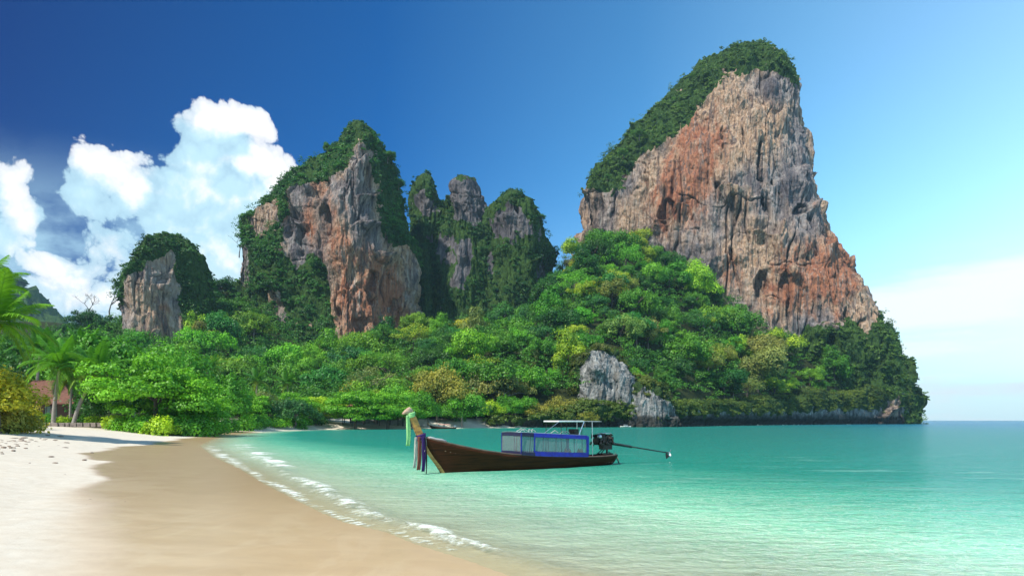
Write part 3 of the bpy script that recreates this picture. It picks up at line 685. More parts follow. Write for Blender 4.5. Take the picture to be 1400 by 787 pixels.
# undercut rock wall along the far waterline
def shore_wall():
    pts = [W(668, 584, 224)[:2], W(690, 584, 228)[:2]]+ROCKY[:12]
    hts = [1.5, 3, 4.5, 6, 7, 8, 8, 9, 10, 13, 16, 18, 20, 20]
    p = np.array(pts); seg = np.r_[0, np.cumsum(np.linalg.norm(np.diff(p, axis=0), axis=1))]
    n = 640; s = np.linspace(0, seg[-1], n); X = np.interp(s, seg, p[:, 0]); Y = np.interp(s, seg, p[:, 1]); H = np.interp(s, seg, np.array(hts))
    k = 14; ker = np.hanning(2*k+1); ker /= ker.sum()
    X = np.convolve(np.pad(X, k, mode='reflect', reflect_type='odd'), ker, 'valid'); Y = np.convolve(np.pad(Y, k, mode='reflect', reflect_type='odd'), ker, 'valid')
    T_ = np.stack([np.gradient(X), np.gradient(Y)], -1); T_ /= np.linalg.norm(T_, axis=1)[:, None]; N = np.stack([T_[:, 1], -T_[:, 0]], -1)
    m = 90; v = np.linspace(0, 1, m)[:, None]
    Z = -2+(H[None]+2)*np.minimum(v/.86, 1)*(1+.45*fbm(X/16, Y/16, 2, 4)[None])
    under = np.interp(Z, [-2, .6, 1.6, 3.2, 6, 30], [-1.8, -1.9, -1.2, .9, 1.4, 1.6])
    back = -np.maximum(v-.86, 0)/.14*9
    bul = 1.5*fbm(X[None]/11, Y[None]/11, Z/14, 3)+2.0*(fbm(X[None]/4.5, Y[None]/4.5, Z/12, 4, .55, True)-.3)+.9*fbm(X[None]/1.8, Y[None]/1.8, Z/3, 4)
    off = under+bul*np.where(v > .9, .3, 1)+back+1.5
    P = np.stack([X[None]+N[:, 0][None]*off, Y[None]+N[:, 1][None]*off, Z], -1)
    veg = sstep(P[..., 2]+fbm(X[None]/7, Y[None]/7, Z/7, 4)*7, H[None]*.30, H[None]*.62)
    veg = np.maximum(veg, sstep(v, .78, .86)*np.ones_like(Z))
    damp = 1-sstep(P[..., 2]+fbm(X[None]/6, Y[None]/6, Z/4, 3)*2, 3.2, 7.5)  # darker towards the foot of the wall
    me = mesh_np('shore_cliff', P.reshape(-1, 3), grid_quads(m, n), True, {'veg': (veg.ravel(), 'POINT'), 'warm': (np.zeros(n*m), 'POINT'), 'damp': (damp.ravel(), 'POINT')})
    o = link('shore_cliff', me, None, CRAG); tag(o, 'dark undercut rock wall along the far waterline below the jungle', None, None, 'structure')
    du = np.gradient(P, axis=1); dv = np.gradient(P, axis=0); cr = np.cross(du, dv); a = np.linalg.norm(cr, axis=-1)
    px = 700+FPX*P[..., 0]/P[..., 1]; py = HORY-FPX*(P[..., 2]-CAMZ)/P[..., 1]
    VEG_PTS.append((P.reshape(-1, 3), (cr/(a[..., None]+1e-9)).reshape(-1, 3), (np.clip(veg-.4, 0, 1)*a*1.2).ravel(), px.ravel(), py.ravel()))
shore_wall()
# ---------------------------------------------------------------- foliage
def leaf_quads(C, N, size, g, aspect=1.3):
    n = len(C); N = N/(np.linalg.norm(N, axis=1)[:, None]+1e-9)
    t = np.cross(N, g.normal(size=(n, 3))); t /= np.linalg.norm(t, axis=1)[:, None]+1e-9; b = np.cross(N, t)
    s = np.asarray(size)*g.uniform(.7, 1.3, n); s = s[:, None]/2
    k = s*aspect
    v = np.stack([C-t*k, C-b*s*.8, C+t*k, C+b*s*.8], 1).reshape(-1, 3)
    return v, np.arange(4*n).reshape(-1, 4)
def sphere_pts(n, g, up=-.35):
    z = g.uniform(up, 1, n); a = g.uniform(0, 2*PI, n); r = np.sqrt(1-z*z)
    return np.stack([r*np.cos(a), r*np.sin(a), z], -1)

def crown_mesh(name, seed, rx, rz, nc, rc, per, size, flat=.85, layered=False, sparse=0., cone=0.):
    """leafy boughs spread through a dome; every bough is a cloud of small leaves with gaps between"""
    g = np.random.default_rng(seed); Cs, Ns, Lv, Sz = [], [], [], []
    cen = []
    for i in range(nc*30):
        if len(cen) >= nc: break
        p = sphere_pts(1, g, -.45)[0]; k = g.uniform(.45, 1)**.6
        if cone: p[:2] *= 1-cone*max(0, p[2])
        p = p*[rx*k, rx*k, rz*k]
        if layered: p[2] = round(p[2]/(rz*.30))*rz*.30+g.normal()*.06*rz
        if all((p[0]-q[0])**2+(p[1]-q[1])**2+((p[2]-q[2])*(2.2 if layered else 1.2))**2 > (rc*.78)**2 for q in cen): cen.append(p)
    lob = g.normal(size=(3, 2))*rx*.33
    cen = [p+np.array([*(lob[i % 3]*(.4 if layered else 1)), g.normal()*rz*.10]) for i, p in enumerate(cen)]
    for p in cen:
        r = rc*np.clip(g.normal(.95, .32), .45, 1.7); m = int(per*(r/rc)**2)
        d = sphere_pts(m, g, -.45); rad = r*(g.uniform(.6, 1.05, m))**.5
        lump = 1+.38*np.sin(d[:, 0]*5+p[0]*3)*np.sin(d[:, 1]*5+p[1]*2)+g.normal(size=m)*.10
        f = .42 if layered else flat
        c = p+d*(rad*lump)[:, None]*[1, 1, f]
        nn = d*[1, 1, 1/f]; nn /= np.linalg.norm(nn, axis=1)[:, None]
        nn = nn+g.normal(size=(m, 3))*.42+[0, 0, .15]
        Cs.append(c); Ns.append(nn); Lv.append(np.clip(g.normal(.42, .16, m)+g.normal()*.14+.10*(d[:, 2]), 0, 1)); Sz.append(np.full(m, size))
    C = np.concatenate(Cs); Nn = np.concatenate(Ns); L = np.concatenate(Lv); Z = np.concatenate(Sz)
    if sparse:
        k = g.uniform(size=len(C)) > sparse; C, Nn, L, Z = C[k], Nn[k], L[k], Z[k]
    v, q = leaf_quads(C, Nn, Z, g)
    return mesh_np(name, v, q, False, {'leafv': (L, 'FACE')}), cen
def trunk_mesh(name, seed, h, r, cen, lean=.05, limbs=6, zoff=0, sub=True):
    g = random.Random(seed); m = MB(); top = Vector((g.uniform(-1, 1)*lean*h, g.uniform(-1, 1)*lean*h, h))
    base = [Vector((0, 0, -1.2)), Vector((0, 0, 0)), top*.35+Vector((g.uniform(-.02, .02)*h, 0, 0)), top*.7, top]
    m.tube(base, [r*1.9, r*1.35, r, r*.85, r*.6], 8)
    cs = list(cen); g.shuffle(cs)
    for c in cs[:limbs]:
        e = Vector(c)+Vector((0, 0, zoff)); st = top*g.uniform(.5, .95); mid = st.lerp(e, .5)+Vector((0, 0, .06*h))
        m.tube([st, mid, e], [r*.5, r*.3, r*.1], 5)
        if sub:
            for _ in range(2):
                e2 = mid.lerp(e, .5)+Vector((g.uniform(-1, 1), g.uniform(-1, 1), g.uniform(0, .8)))*h*.12
                m.tube([mid, e2], [r*.2, r*.05], 4)
    me = bpy.data.meshes.new(name); me.from_pydata(m.v, [], m.f); me.materials.append(PALE_BARK if seed % 3 == 0 else BARK); return me

def make_proto(name, seed, rx, rz, nc, rc, per, size, h, tr, **kw):
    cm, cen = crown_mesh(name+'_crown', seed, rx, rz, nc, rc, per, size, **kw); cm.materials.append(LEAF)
    tm = trunk_mesh(name+'_trunk', seed, h, tr, cen, zoff=h)
    return (name, cm, tm, h)
def plant(proto, x, y, z, sc, rz, color, label, cat, group=None, zs=1., name=None):
    nm, cm, tm, h = proto
    r = empty(name or nm, (x, y, z), rz, (sc, sc, sc*zs)); tag(r, label, cat, group)
    c = link('crown', cm, r); c.location = (0, 0, h); c.color = (*color, 1)
    t = link('trunk', tm, r)
    return r

JP = [make_proto('jungle_tree', 100+i, 5.0+.4*(i % 3), 3.6+.5*(i % 2), 22+5*(i % 3), 1.9, 270, .44, 6.5, .30, flat=.85, cone=.15*(i % 2)) for i in range(8)]
JP += [make_proto('jungle_tree', 120+i, 3.9, 5.8, 28, 1.7, 250, .42, 7.0, .30, flat=.95) for i in range(3)]     # tall, creeper-clad
JS = [make_proto('jungle_tree', 130+i, 5.0, 3.4, 24, 1.7, 200, .32, 6.5, .30, flat=.7, sparse=.4) for i in range(2)]   # thin, twiggy crowns
LP = [make_proto('beach_tree', 140+i, 6.6, 4.0, 66, 2.0, 380, .33, 4.9, .30, layered=True) for i in range(4)]           # tiered canopies
ORD = ['zeroth', 'first', 'second', 'third', 'fourth', 'fifth', 'sixth', 'seventh', 'eighth', 'ninth', 'tenth', 'eleventh', 'twelfth', 'thirteenth',
       'fourteenth', 'fifteenth', 'sixteenth', 'seventeenth', 'eighteenth', 'nineteenth', 'twentieth']
def ordw(n):
    return ORD[n] if n <= 20 else f'{n}th' if n % 10 not in (1, 2, 3) else f'{n}'+{1: 'st', 2: 'nd', 3: 'rd'}[n % 10]
KINDC = [('mid green', (.090, .28, .028), 5), ('dark green', (.036, .150, .025), 5), ('bright green', (.15, .40, .032), 4.5),
         ('yellow-green', (.33, .48, .045), 2.8), ('olive', (.22, .29, .075), 1.6), ('blue-green', (.055, .22, .055), 2)]
def pick_color(g, px, py):
    w = np.array([k[2] for k in KINDC], float)
    if px > 960 and py > 470: w *= [1, .8, .8, 3.2, 3, .3]
    if 560 < px < 760 and py < 470: w *= [1, 2.5, .3, .15, .5, 3]
    if px < 560 and py > 500: w *= [1, .4, 3, .8, .4, 1]
    if 640 < px < 800 and py > 500: w *= [1.2, .8, 1.2, 1.8, 1.2, .5]
    i = g.choice(len(w), p=w/w.sum()); c = np.array(KINDC[i][1])*g.uniform(.82, 1.2, 3)
    return KINDC[i][0], tuple(c)

TREES = []
def jungle():
    g = np.random.default_rng(11); cand = []
    coast = np.array(SHORE[14:]+ROCKY[:13])
    for row in range(0, 24):
        for x0 in np.arange(-190, 262, 12.5):
            if x0 < -60: yb = 232+0*x0
            else: yb = np.interp(x0, coast[:, 0], coast[:, 1])+ (3.5 if x0 > 12 else 16)
            x = x0+g.uniform(-4.5, 4.5)+(row % 2)*6; y = yb+row*11.5+g.uniform(-3.6, 3.6)
            cand.append((row, x, y))
    row, X, Y = [np.array(a) for a in zip(*cand)]
    sd = sdist(X, Y); Z = land_h(X, Y, sd)
    px = 700+FPX*X/Y; py = HORY-FPX*(Z-CAMZ)/Y
    # keep what the slope shows: above every nearer crown in its column
    ok = (sd > 4) & (px > -10) & (px < 1236) & (Y < 470)
    foot = np.interp(px, [0, 165, 172, 250, 290, 318, 330, 460, 562, 570, 735, 775, 800, 870, 930, 985, 1060, 1130, 1200, 1240], [480, 480, 330, 328, 420, 420, 352, 348, 352, 425, 428, 470, 444, 432, 424, 414, 410, 412, 430, 440])
    ok &= Y < foot
    crag = in_poly(px, py, [(775, 600), (786, 500), (800, 470), (850, 470), (900, 515), (930, 520), (935, 600)]) & (Y < 268)
    ok &= ~crag & ~((px < 300) & (row < 3))
    
    idx = np.where(ok)[0]; keep = []
    for i in idx:
        top = py[i]-FPX*11.5/Y[i]
        nearer = idx[(np.abs(px[idx]-px[i]) < 16) & (Y[idx] < Y[i]-3)]
        hid = (py[nearer]-FPX*9.0/Y[nearer]).min() if len(nearer) else 1e9
        if top < hid+14: keep.append(i)
    return [(row[i], X[i], Y[i], Z[i], px[i], py[i]) for i in keep]
def zone(px, py, Y):
    if px < 172: return 'jungle hill behind the palms'
    if px < 318: return 'slope beside the small cliff'
    if px < 570: return 'foot of the middle cliff'
    if px < 775: return 'slope below the jagged spires'
    if px < 935: return 'slope behind the grey crags'
    return 'slope below the tallest cliff'
def build_jungle():
    g = np.random.default_rng(5); T0 = jungle(); print('jungle candidates', len(T0))
    T0 = [t+(g.uniform(),) for t in T0]
    print('kept', len(T0))
    if len(T0) > 268:
        T0.sort(key=lambda t: t[6]*(.45 if t[4] > 560 else 1.)); T0 = T0[:268]
    zs = {}
    for t in T0: zs.setdefault((zone(t[4], t[5], t[2])), []).append(t)
    for zn, L in zs.items():
        rows = {}
        for t in L: rows.setdefault(t[0], []).append(t)
        for ri, rk in enumerate(sorted(rows)):
            for ti, t in enumerate(sorted(rows[rk], key=lambda q: q[4])):
                _, x, y, z, px, py, _ = t
                cname, col = pick_color(g, px, py)
                k = g.uniform(); far = y > 300
                if k < .10: pr, sh = JS[g.integers(2)], 'thin'
                elif k < .3: pr, sh = JP[8+g.integers(3)], 'tall'
                else: pr, sh = JP[g.integers(8)], 'round'
                sc = (.58+.95*g.uniform()**1.6)*(1.08 if far else 1.0)*(1.22 if px > 940 else 1.)
                szw = ''
                lab = f'{cname} {sh} tree, {ordw(ti+1)} from left, {ordw(ri+1)} row up, {zn}'
                plant(pr, x, y, z-1.5, sc, g.uniform(0, 6.28), col, lab, 'tree', 'jungle trees on the slopes')
                TREES.append((x, y, sc*5))
build_jungle()

def tuft_mesh(name, C, N, rad, per, size, g, colv=None, flat=.75):
    n = len(C); d = sphere_pts(n*per, g, -.2).reshape(n, per, 3)
    up = np.array([0, 0, 1.]); A = N*.6+up*.7; A /= np.linalg.norm(A, axis=1)[:, None]
    s = np.sign((d*A[:, None]).sum(-1)); d = d*np.where(s == 0, 1, s)[..., None]
    r = rad[:, None]*g.uniform(.35, 1.0, (n, per))
    c = C[:, None]+d*r[..., None]*[1, 1, flat]; nn = d+g.normal(size=d.shape)*.4+A[:, None]*.3
    v, q = leaf_quads(c.reshape(-1, 3), nn.reshape(-1, 3), np.repeat(size, per) if hasattr(size, '__len__') else size, g)
    L = np.clip((colv if colv is not None else g.normal(.35, .2, n))[:, None]+g.normal(size=(n, per))*.12, 0, 1).ravel()
    me = mesh_np(name, v, q, False, {'leafv': (L, 'FACE')}); me.materials.append(LEAF); return me
def clumps(C, N, R0, k, g):
    """each growth point becomes a knot of k smaller tufts"""
    n = len(C); q = sphere_pts(n*k, g, -.3).reshape(n, k, 3)*R0[:, None, None]*g.uniform(.3, 1, (n, k, 1))*[1, 1, .7]
    return (C[:, None]+q+N[:, None]*R0[:, None, None]*.25).reshape(-1, 3), np.repeat(N, k, 0), np.repeat(R0*.52, k)
def rock_growth():
    g = np.random.default_rng(21)
    names = [('cliff_shrubs', 'green shrubs and creepers on the tallest cliff and along its cap', 3600, (.085, .19, .034)), ('cliff_creepers', 'creepers and bushes hanging on the middle cliff', 3400, (.040, .165, .024)),
             ('spire_shrubs', 'dark shrubs clinging to the left spire', 1000, (.026, .115, .028)), ('spire_shrubs', 'dark shrubs clinging to the middle spire', 900, (.028, .12, .028)), ('spire_shrubs', 'dark shrubs clinging to the right spire', 1100, (.028, .12, .028)),
             ('spire_shrubs', 'green creepers on the wall below the three spires', 2200, (.035, .14, .030)), ('stump_shrubs', 'bushes over the top of the small left cliff', 1700, (.036, .13, .02)), ('crag_shrubs', 'yellowish shrubs around the light grey crag', 420, (.11, .15, .03)), ('crag_shrubs', 'low shrubs on the rounded grey crag', 160, (.09, .14, .025)),
             ('shore_shrubs', 'low dark shrubs draped over the rock wall at the waterline', 2600, (.10, .17, .028))]
    for (P, N, w, px, py), (nm, lab, n, col) in zip(VEG_PTS, names):
        cn = fbm(P[:, 0]/9, P[:, 1]/9, P[:, 2]/9, 3)
        w = w*(w > 0)*(.12+sstep(cn, -.15, .25))
        if w.sum() <= 0: continue
        i = g.choice(len(P), n, p=w/w.sum())
        small = nm.startswith('crag') or nm.startswith('shore')
        rad = g.uniform(.9, 2.4, n) if small else np.clip(.9+g.pareto(2.4, n)*1.5, .9, 5.0)*np.where(P[i, 2] > P[:, 2].max()-22, .55, 1)
        C, NN, rr = clumps(P[i], N[i], rad, 5, g)
        cl = np.clip(.38+fbm(P[i, 0]/14, P[i, 1]/14, P[i, 2]/14, 3)*.9+g.normal(0, .18, n), 0, 1)
        me = tuft_mesh(nm, C, NN, rr, 17, .42 if small else .60, g, np.repeat(cl, 5))
        o = link(nm, me); o.color = (*col, 1); tag(o, lab, 'shrubs', None, 'stuff')
rock_growth()
def undergrowth():
    g = np.random.default_rng(31); n = 8500
    X = g.uniform(-260, 262, n); Y = g.uniform(185, 480, n); sd = sdist(X, Y); Z = land_h(X, Y, sd)
    px = 700+FPX*X/Y
    k = (sd > np.where(X > 12, 4, 14)) & (px > -20) & (px < 1240) & (Z > 2.2); X, Y, Z = X[k], Y[k], Z[k]; n = len(X)
    R0 = g.uniform(1.4, 4.8, n)
    C, NN, rr = clumps(np.stack([X, Y, Z+R0*g.uniform(.3, 1.5, n)], -1), np.tile([0, 0, 1.], (n, 1)), R0, 7, g)
    cl = np.clip(.36+fbm(X/18, Y/18, 1, 3)*.5+g.normal(0, .18, n), 0, 1)
    me = tuft_mesh('undergrowth', C, NN, rr, 14, .62, g, np.repeat(cl, 7), .8)
    o = link('undergrowth', me); o.color = (.075, .24, .028, 1); tag(o, 'dense green undergrowth filling the slopes between the trees', 'undergrowth', None, 'stuff')
undergrowth()
# ---------------------------------------------------------------- trees along the beach
def ground_z(x, y): return float(land_h(np.array([x]), np.array([y]))[0])
SB = [make_proto('shrub', 160+i, 1.9, 1.25, 12, .9, 190, .22, .35, .06) for i in range(3)]
FB = [make_proto('beach_tree', 170+i, 5.6, 4.4, 34, 2.2, 420, .38, 6.0, .32) for i in range(2)]      # dense round crowns
GRN = dict(bright=(.15, .42, .028), mid=(.095, .32, .026), dark=(.032, .14, .022), yellow=(.42, .44, .030), lime=(.34, .56, .03), pale=(.16, .24, .07), olive=(.30, .32, .06))
BT = [  # px, distance, proto, scale, z scale, colour, label
 (212, 99, LP[0], 1.0, 1.05, 'bright', 'big bright green tiered tree on the sand edge right of the palms'),
 (262, 108, LP[1], .80, .9, 'bright', 'smaller bright green tiered tree right beside the big tiered one'),
 (180, 110, FB[0], .85, .95, 'dark', 'dark green dense tree between the palms and the big tiered tree'),
 (182, 122, FB[1], 1.15, 1.1, 'mid', 'mid green dense tree standing behind the dark one near the palms'),
 (120, 128, FB[0], 1.2, 1.1, 'mid', 'mid green dense tree behind the hut and its palms'),
 (60, 132, FB[1], 1.2, 1.2, 'dark', 'dark green dense tree behind the hut roof'),
 (-2, 60, FB[0], .66, .74, 'yellow', 'yellow-leaved tree on the sand at the left edge'),
 (16, 76, FB[1], .34, .72, 'yellow', 'small yellow-leaved tree just left of the hut'),
 (295, 150.4, FB[1], .9, 1.0, 'mid', 'round mid green tree just right of the tiered pair'),
 (328, 163.5, LP[2], .90, .9, 'bright', 'bright flat-topped tree where the sand starts to narrow'),
 (366, 174.4, FB[0], .85, .8, 'pale', 'pale grey-green bushy tree leaning over the narrow sand'),
 (398, 183.1, LP[0], .90, .85, 'bright', 'bright flat-topped tree behind the narrowest sand'),
 (440, 194, LP[1], .95, .85, 'lime', 'lime green flat-topped tree left of the terracotta roofs'),
 (486, 186, LP[3], 1.10, .95, 'bright', 'wide bright umbrella-shaped tree over the left terracotta roof'),
 (530, 192, LP[2], 1.05, .95, 'bright', 'wide bright umbrella-shaped tree over the right terracotta roof'),
 (568, 202, FB[1], .95, .85, 'mid', 'low mid green tree behind the raised prow of the boat'),
 (598, 214, FB[0], 1.25, 1.15, 'olive', 'tall yellow-topped round tree above the small moored boat'),
 (632, 214, FB[1], .95, .95, 'mid', 'rounded green tree by the far waterline right of the yellow-topped one'),
 (500, 232, JS[0], 1.5, 1.0, 'pale', 'wide twiggy grey-green tree behind the umbrella-shaped trees'),
 (240, 150, FB[1], 1.2, 1.0, 'mid', 'broad mid green tree behind the tiered pair'),
 (668, 226, FB[0], .75, .8, 'lime', 'small lime green tree at the water left of the crags'),
 (705, 232, FB[1], .85, .8, 'mid', 'low green tree at the water halfway to the crags'),
 (735, 236, JP[1], .85, .8, 'olive', 'olive bushy tree at the water just left of the crags'),
 (772, 240, JS[1], .95, 1.1, 'olive', 'yellowish twiggy tree against the left side of the light grey crag'),
 (800, 236, JS[0], .70, .8, 'olive', 'low yellowish twiggy tree at the foot of the light grey crag'),
]
for i, (px, d, pr, sc, zs, cn, lab) in enumerate(BT):
    x, y = (px-700)/FPX*d, d
    plant(pr, x, y, ground_z(x, y)-.1, sc, i*1.7, GRN[cn], lab, 'tree', 'trees along the beach', zs=zs, name='beach_tree')
SH = [(165, 96, 1.0, 'lime', 'lime green low shrub at the right end of the stone edging'), (188, 94, 1.25, 'bright', 'bright green low shrub spilling onto the sand under the dark tree'),
      (212, 93, 1.1, 'lime', 'lime green low shrub under the big tiered tree'), (236, 97, 1.3, 'mid', 'mid green shrub right of centre under the big tiered tree'),
      (258, 99, 1.5, 'mid', 'rounded green shrub at the right foot of the big tiered tree'), (282, 108, 1.2, 'bright', 'bright green shrub right of the rounded one'),
      (60, 99, .8, 'mid', 'small green shrub on the stone edging before the hut'), (88, 100, .7, 'lime', 'small lime green shrub at the foot of the palms'),
      (112, 100, .8, 'mid', 'small dark shrub on the stone edging right of the palms'), (135, 100, .8, 'lime', 'small lime green shrub near the right end of the edging'),
      (306, 133, 1.4, 'mid', 'green shrub under the round mid green tree'), (330, 148.2, 1.5, 'bright', 'bright shrub under the bright flat-topped tree'),
      (352, 159.1, 1.5, 'mid', 'green shrub left of the pale bushy tree'), (378, 166.8, 1.5, 'bright', 'green shrub under the pale bushy tree'), (405, 174.4, 1.5, 'mid', 'green shrub behind the narrowest sand'),
      (432, 183.1, 1.4, 'dark', 'dark shrub under the lime green flat-topped tree'), (20, 66, 1.2, 'yellow', 'yellow-green shrub under the yellow-leaved tree'), (-4, 62, 1.2, 'olive', 'olive shrub at the left edge of the picture')]
for i, (px, d, sc, cn, lab) in enumerate(SH):
    x, y = (px-700)/FPX*d, d
    plant(SB[i % 3], x, y, ground_z(x, y)-.05, sc, i*2.1, GRN[cn], lab, 'shrub', 'shrubs along the sand', name='shrub')

# ---------------------------------------------------------------- coconut palms
def frond_mesh(name, L, droop, seed):
    g = np.random.default_rng(seed); n = 60; t = np.linspace(.06, 1, n)
    cx = L*(t-.22*droop*t**2); cz = L*(.34*t*(1-droop*.55)-droop*.62*t**2.1)
    v, f, lv = [], [], []
    w = .05*(1-t)+.012
    for i in range(n):
        v += [(cx[i], -w[i], cz[i]), (cx[i], w[i], cz[i]), (cx[i], 0, cz[i]+w[i])]
    for i in range(n-1):
        a = i*3
        for p, q in ((0, 1), (1, 2), (2, 0)): f.append((a+p, a+q, a+3+q, a+3+p)); lv.append(.75)
    for i in range(2, n):
        for s in (-1, 1):
            ll = L*.26*math.sin(PI*min(1, .12+t[i]*.86))**.7*g.uniform(.85, 1.1); sw = .45+.5*t[i]
            dr = g.uniform(.35, .75)+.25*droop
            p0 = np.array([cx[i], 0, cz[i]]); d = np.array([sw, s*1.0, .10]); d /= np.linalg.norm(d)
            p1 = p0+d*ll*.5+np.array([0, 0, -dr*.10*ll]); p2 = p0+d*ll*.92+np.array([0, 0, -dr*.62*ll])
            wd = .042; o = len(v); side = np.array([.9, -s*.3, 0])*wd
            v += [tuple(p0-side*.5), tuple(p0+side*.5), tuple(p1-side), tuple(p1+side), tuple(p2-side*.25), tuple(p2+side*.25)]
            f += [(o, o+1, o+3, o+2), (o+2, o+3, o+5, o+4)]; q = g.uniform(.3, .75); lv += [q, q]
    me = mesh_np(name, np.array(v), np.array(f), False, {'leafv': (np.array(lv), 'FACE')}); me.materials.append(LEAF); return me
FR = [frond_mesh('frond', 4.6, dr, 50+i) for i, dr in enumerate((.25, .55, .85, 1.15))]
def palm(px0, d, pxc, pyc, label, sc=1., seed=0, col=(.075, .27, .022), nf=20):
    g = random.Random(seed); x0, y0 = (px0-700)/FPX*d, d; z0 = ground_z(x0, y0)
    x1, z1 = (pxc-700)/FPX*d-x0, CAMZ-(pyc-HORY)/FPX*d-z0
    r = empty('palm_tree', (x0, y0, z0)); tag(r, label, 'palm tree', 'coconut palms')
    m = MB(); y1 = g.uniform(-.8, .8)
    pts = [(x1*(t**1.5), y1*t, -.4+(z1+.4)*t) for t in np.linspace(0, 1, 12)]
    m.tube(pts, [.26*sc*(1.25 if i == 0 else 1-.045*i)*(1+.06*(i % 2)) for i in range(12)], 8); m.build('trunk', PALE_BARK, r, True)
    k = MB()
    for a in range(5):
        k.lathe([(.02, -.16), (.12, -.1), (.15, 0), (.11, .1), (.02, .15)], (x1+.3*math.cos(a*1.26), y1+.3*math.sin(a*1.26), z1-.28), 8)
    k.build('coconuts', simple('coconut', (.12, .10, .03), .5, col2=(.2, .12, .04)), r, True)
    for i in range(nf):
        u = i/(nf-1); q = FR[min(3, int(u*4))]
        o = link('frond', q, r); o.location = (x1, y1, z1); s = sc*g.uniform(.88, 1.1)*(.8+.2*u if i < 4 else 1)
        o.scale = (s, s, s); o.rotation_euler = (g.uniform(-.2, .2), R(-58+75*u)+g.uniform(-.1, .1), i*2.4+g.uniform(-.2, .2))
        yl = .35*max(0, u-.7)/.3*g.random(); o.color = (col[0]+yl*.35, col[1]+yl*.12, col[2], 1)
    return r
palm(73, 98, 86, 500, 'tall palm with a pale straight trunk in front of the hut', 1.22, 1, (.10, .32, .03), 24)
palm(99, 97, 128, 506, 'palm with a trunk leaning to the right beside the straight one', 1.15, 2, (.085, .28, .03), 24)
palm(96, 103, 101, 514, 'short thin palm between the straight and the leaning palm', .8, 3, (.045, .17, .02), 16)
palm(48, 112, 58, 476, 'palm rising behind the hut roof, left of the straight palm', 1.15, 4, (.05, .2, .02))
palm(120, 118, 116, 478, 'tallest palm behind the leaning palm', 1.2, 5, (.07, .26, .02))
palm(-40, 57, -12, 440, 'large palm arching in from the left edge', 1.1, 6, (.12, .33, .02), 24)
palm(-60, 60, -34, 400, 'tall palm at the left edge, highest fronds in the corner', 1.2, 7, (.09, .28, .02), 24)
palm(290, 185, 288, 502, 'far palm standing out among the trees right of the tiered pair', 1.1, 8, (.06, .22, .025))
palm(348, 190, 352, 520, 'low far palm behind the pale bushy tree', 1.1, 9, (.06, .22, .03), 16)
palm(398, 196, 392, 524, 'low far palm left of the terracotta roofs', 1.1, 10, (.06, .22, .03), 16)

# ---------------------------------------------------------------- bare trees on the skyline
def bare_mesh(seed, h):
    g = random.Random(seed); m = MB()
    def br(p, d, l, r, k):
        e = p+d*l; mid = p+d*l*.5+Vector((g.uniform(-1, 1), g.uniform(-1, 1), g.uniform(-.5, 1)))*l*.07
        m.tube([p, mid, e], [r, r*.8, r*.55], 5)
        if k:
            for _ in range(3 if k > 1 else 4):
                nd = (d+Vector((g.uniform(-1, 1), g.uniform(-1, 1), g.uniform(-.35, .6)))*.85).normalized(); br(e, nd, l*g.uniform(.6, .8), r*.5, k-1)
    br(Vector((0, 0, -1)), Vector((.1, 0, 1)).normalized(), h*.38, h*.028, 4)
    me = bpy.data.meshes.new('bare_trunk'); me.from_pydata(m.v, [], m.f); me.materials.append(simple('dead_wood', (.13, .12, .11), .9, col2=(.06, .055, .05))); return me
BM = [bare_mesh(3, 15), bare_mesh(8, 13)]
for px, py, d, i, sc, lab in [(327, 350, 396, 0, .9, 'leafless grey tree on the left shoulder of the middle cliff'), (771, 392, 455, 0, 1.55, 'leafless tree on the skyline between the spires and the tallest cliff'),
                              (760, 385, 450, 1, 1.3, 'dark leafless tree hugging the right spire on the skyline'), (150, 430, 360, 1, 1.3, 'leafless pale tree on the ridge left of the small cliff'),
                              (120, 437, 362, 0, 1.0, 'slim leafless tree on the skyline above the palms')]:
    x, y, z = W(px, py, d)
    r = empty('bare_tree', (x, y, z), i*1.3, sc); tag(r, lab, 'tree', 'bare trees on the skyline'); link('trunk', BM[i], r)
for px, py, d, sc, lab in [(92, 442, 330, .8, 'small dark round tree on the skyline above the palms'), (112, 430, 345, 1.0, 'dark open-topped tree on the ridge left of the small cliff'), (140, 440, 345, 1.1, 'dark green tree on the ridge just left of the small cliff'),
                           (300, 390, 400, 1.2, 'green tree in the dip between the small and middle cliffs'), (290, 400, 392, 1.1, 'green tree by the right side of the small cliff')]:
    x, y, z = W(px, py, d); plant(JP[1], x, y, z-9, sc, px, (.02, .11, .02), lab, 'tree', 'trees on the left skyline', name='jungle_tree')

CAPT = [(830, 240, 452), (852, 208, 452), (874, 184, 455), (898, 160, 458), (922, 138, 460), (952, 108, 462), (988, 92, 464), (1012, 76, 466), (1048, 76, 468), (1072, 98, 468)]
for i, (px, py, d) in enumerate(CAPT):
    x, y, z = W(px, py, d); plant(JP[i % 8], x, y, z-3.5, .36+.12*((i*7) % 3), i, (.075, .21, .035), f'small tree on the cap of the tallest cliff, {ordw(i+1)} from the left', 'tree', 'small trees on the cliff caps', name='jungle_tree')
CAPM = [(340, 292, 392), (362, 274, 392), (392, 248, 394), (420, 226, 395), (450, 202, 396), (478, 180, 396), (508, 188, 397), (530, 214, 397), (545, 250, 397), (586, 246, 446), (712, 272, 432), (738, 296, 432)]
for i, (px, py, d) in enumerate(CAPM):
    x, y, z = W(px, py, d); w = 'middle cliff' if px < 560 else 'left spire' if px < 600 else 'right spire'
    n = i+1 if px < 560 else 1 if px < 600 else i-9
    plant(JP[(i*3) % 8], x, y, z-3.5, .34+.11*((i*5) % 3), i, (.055, .19, .030), f'small tree on the crest of the {w}, {ordw(n)} from the left', 'tree', 'small trees on the cliff caps', name='jungle_tree')

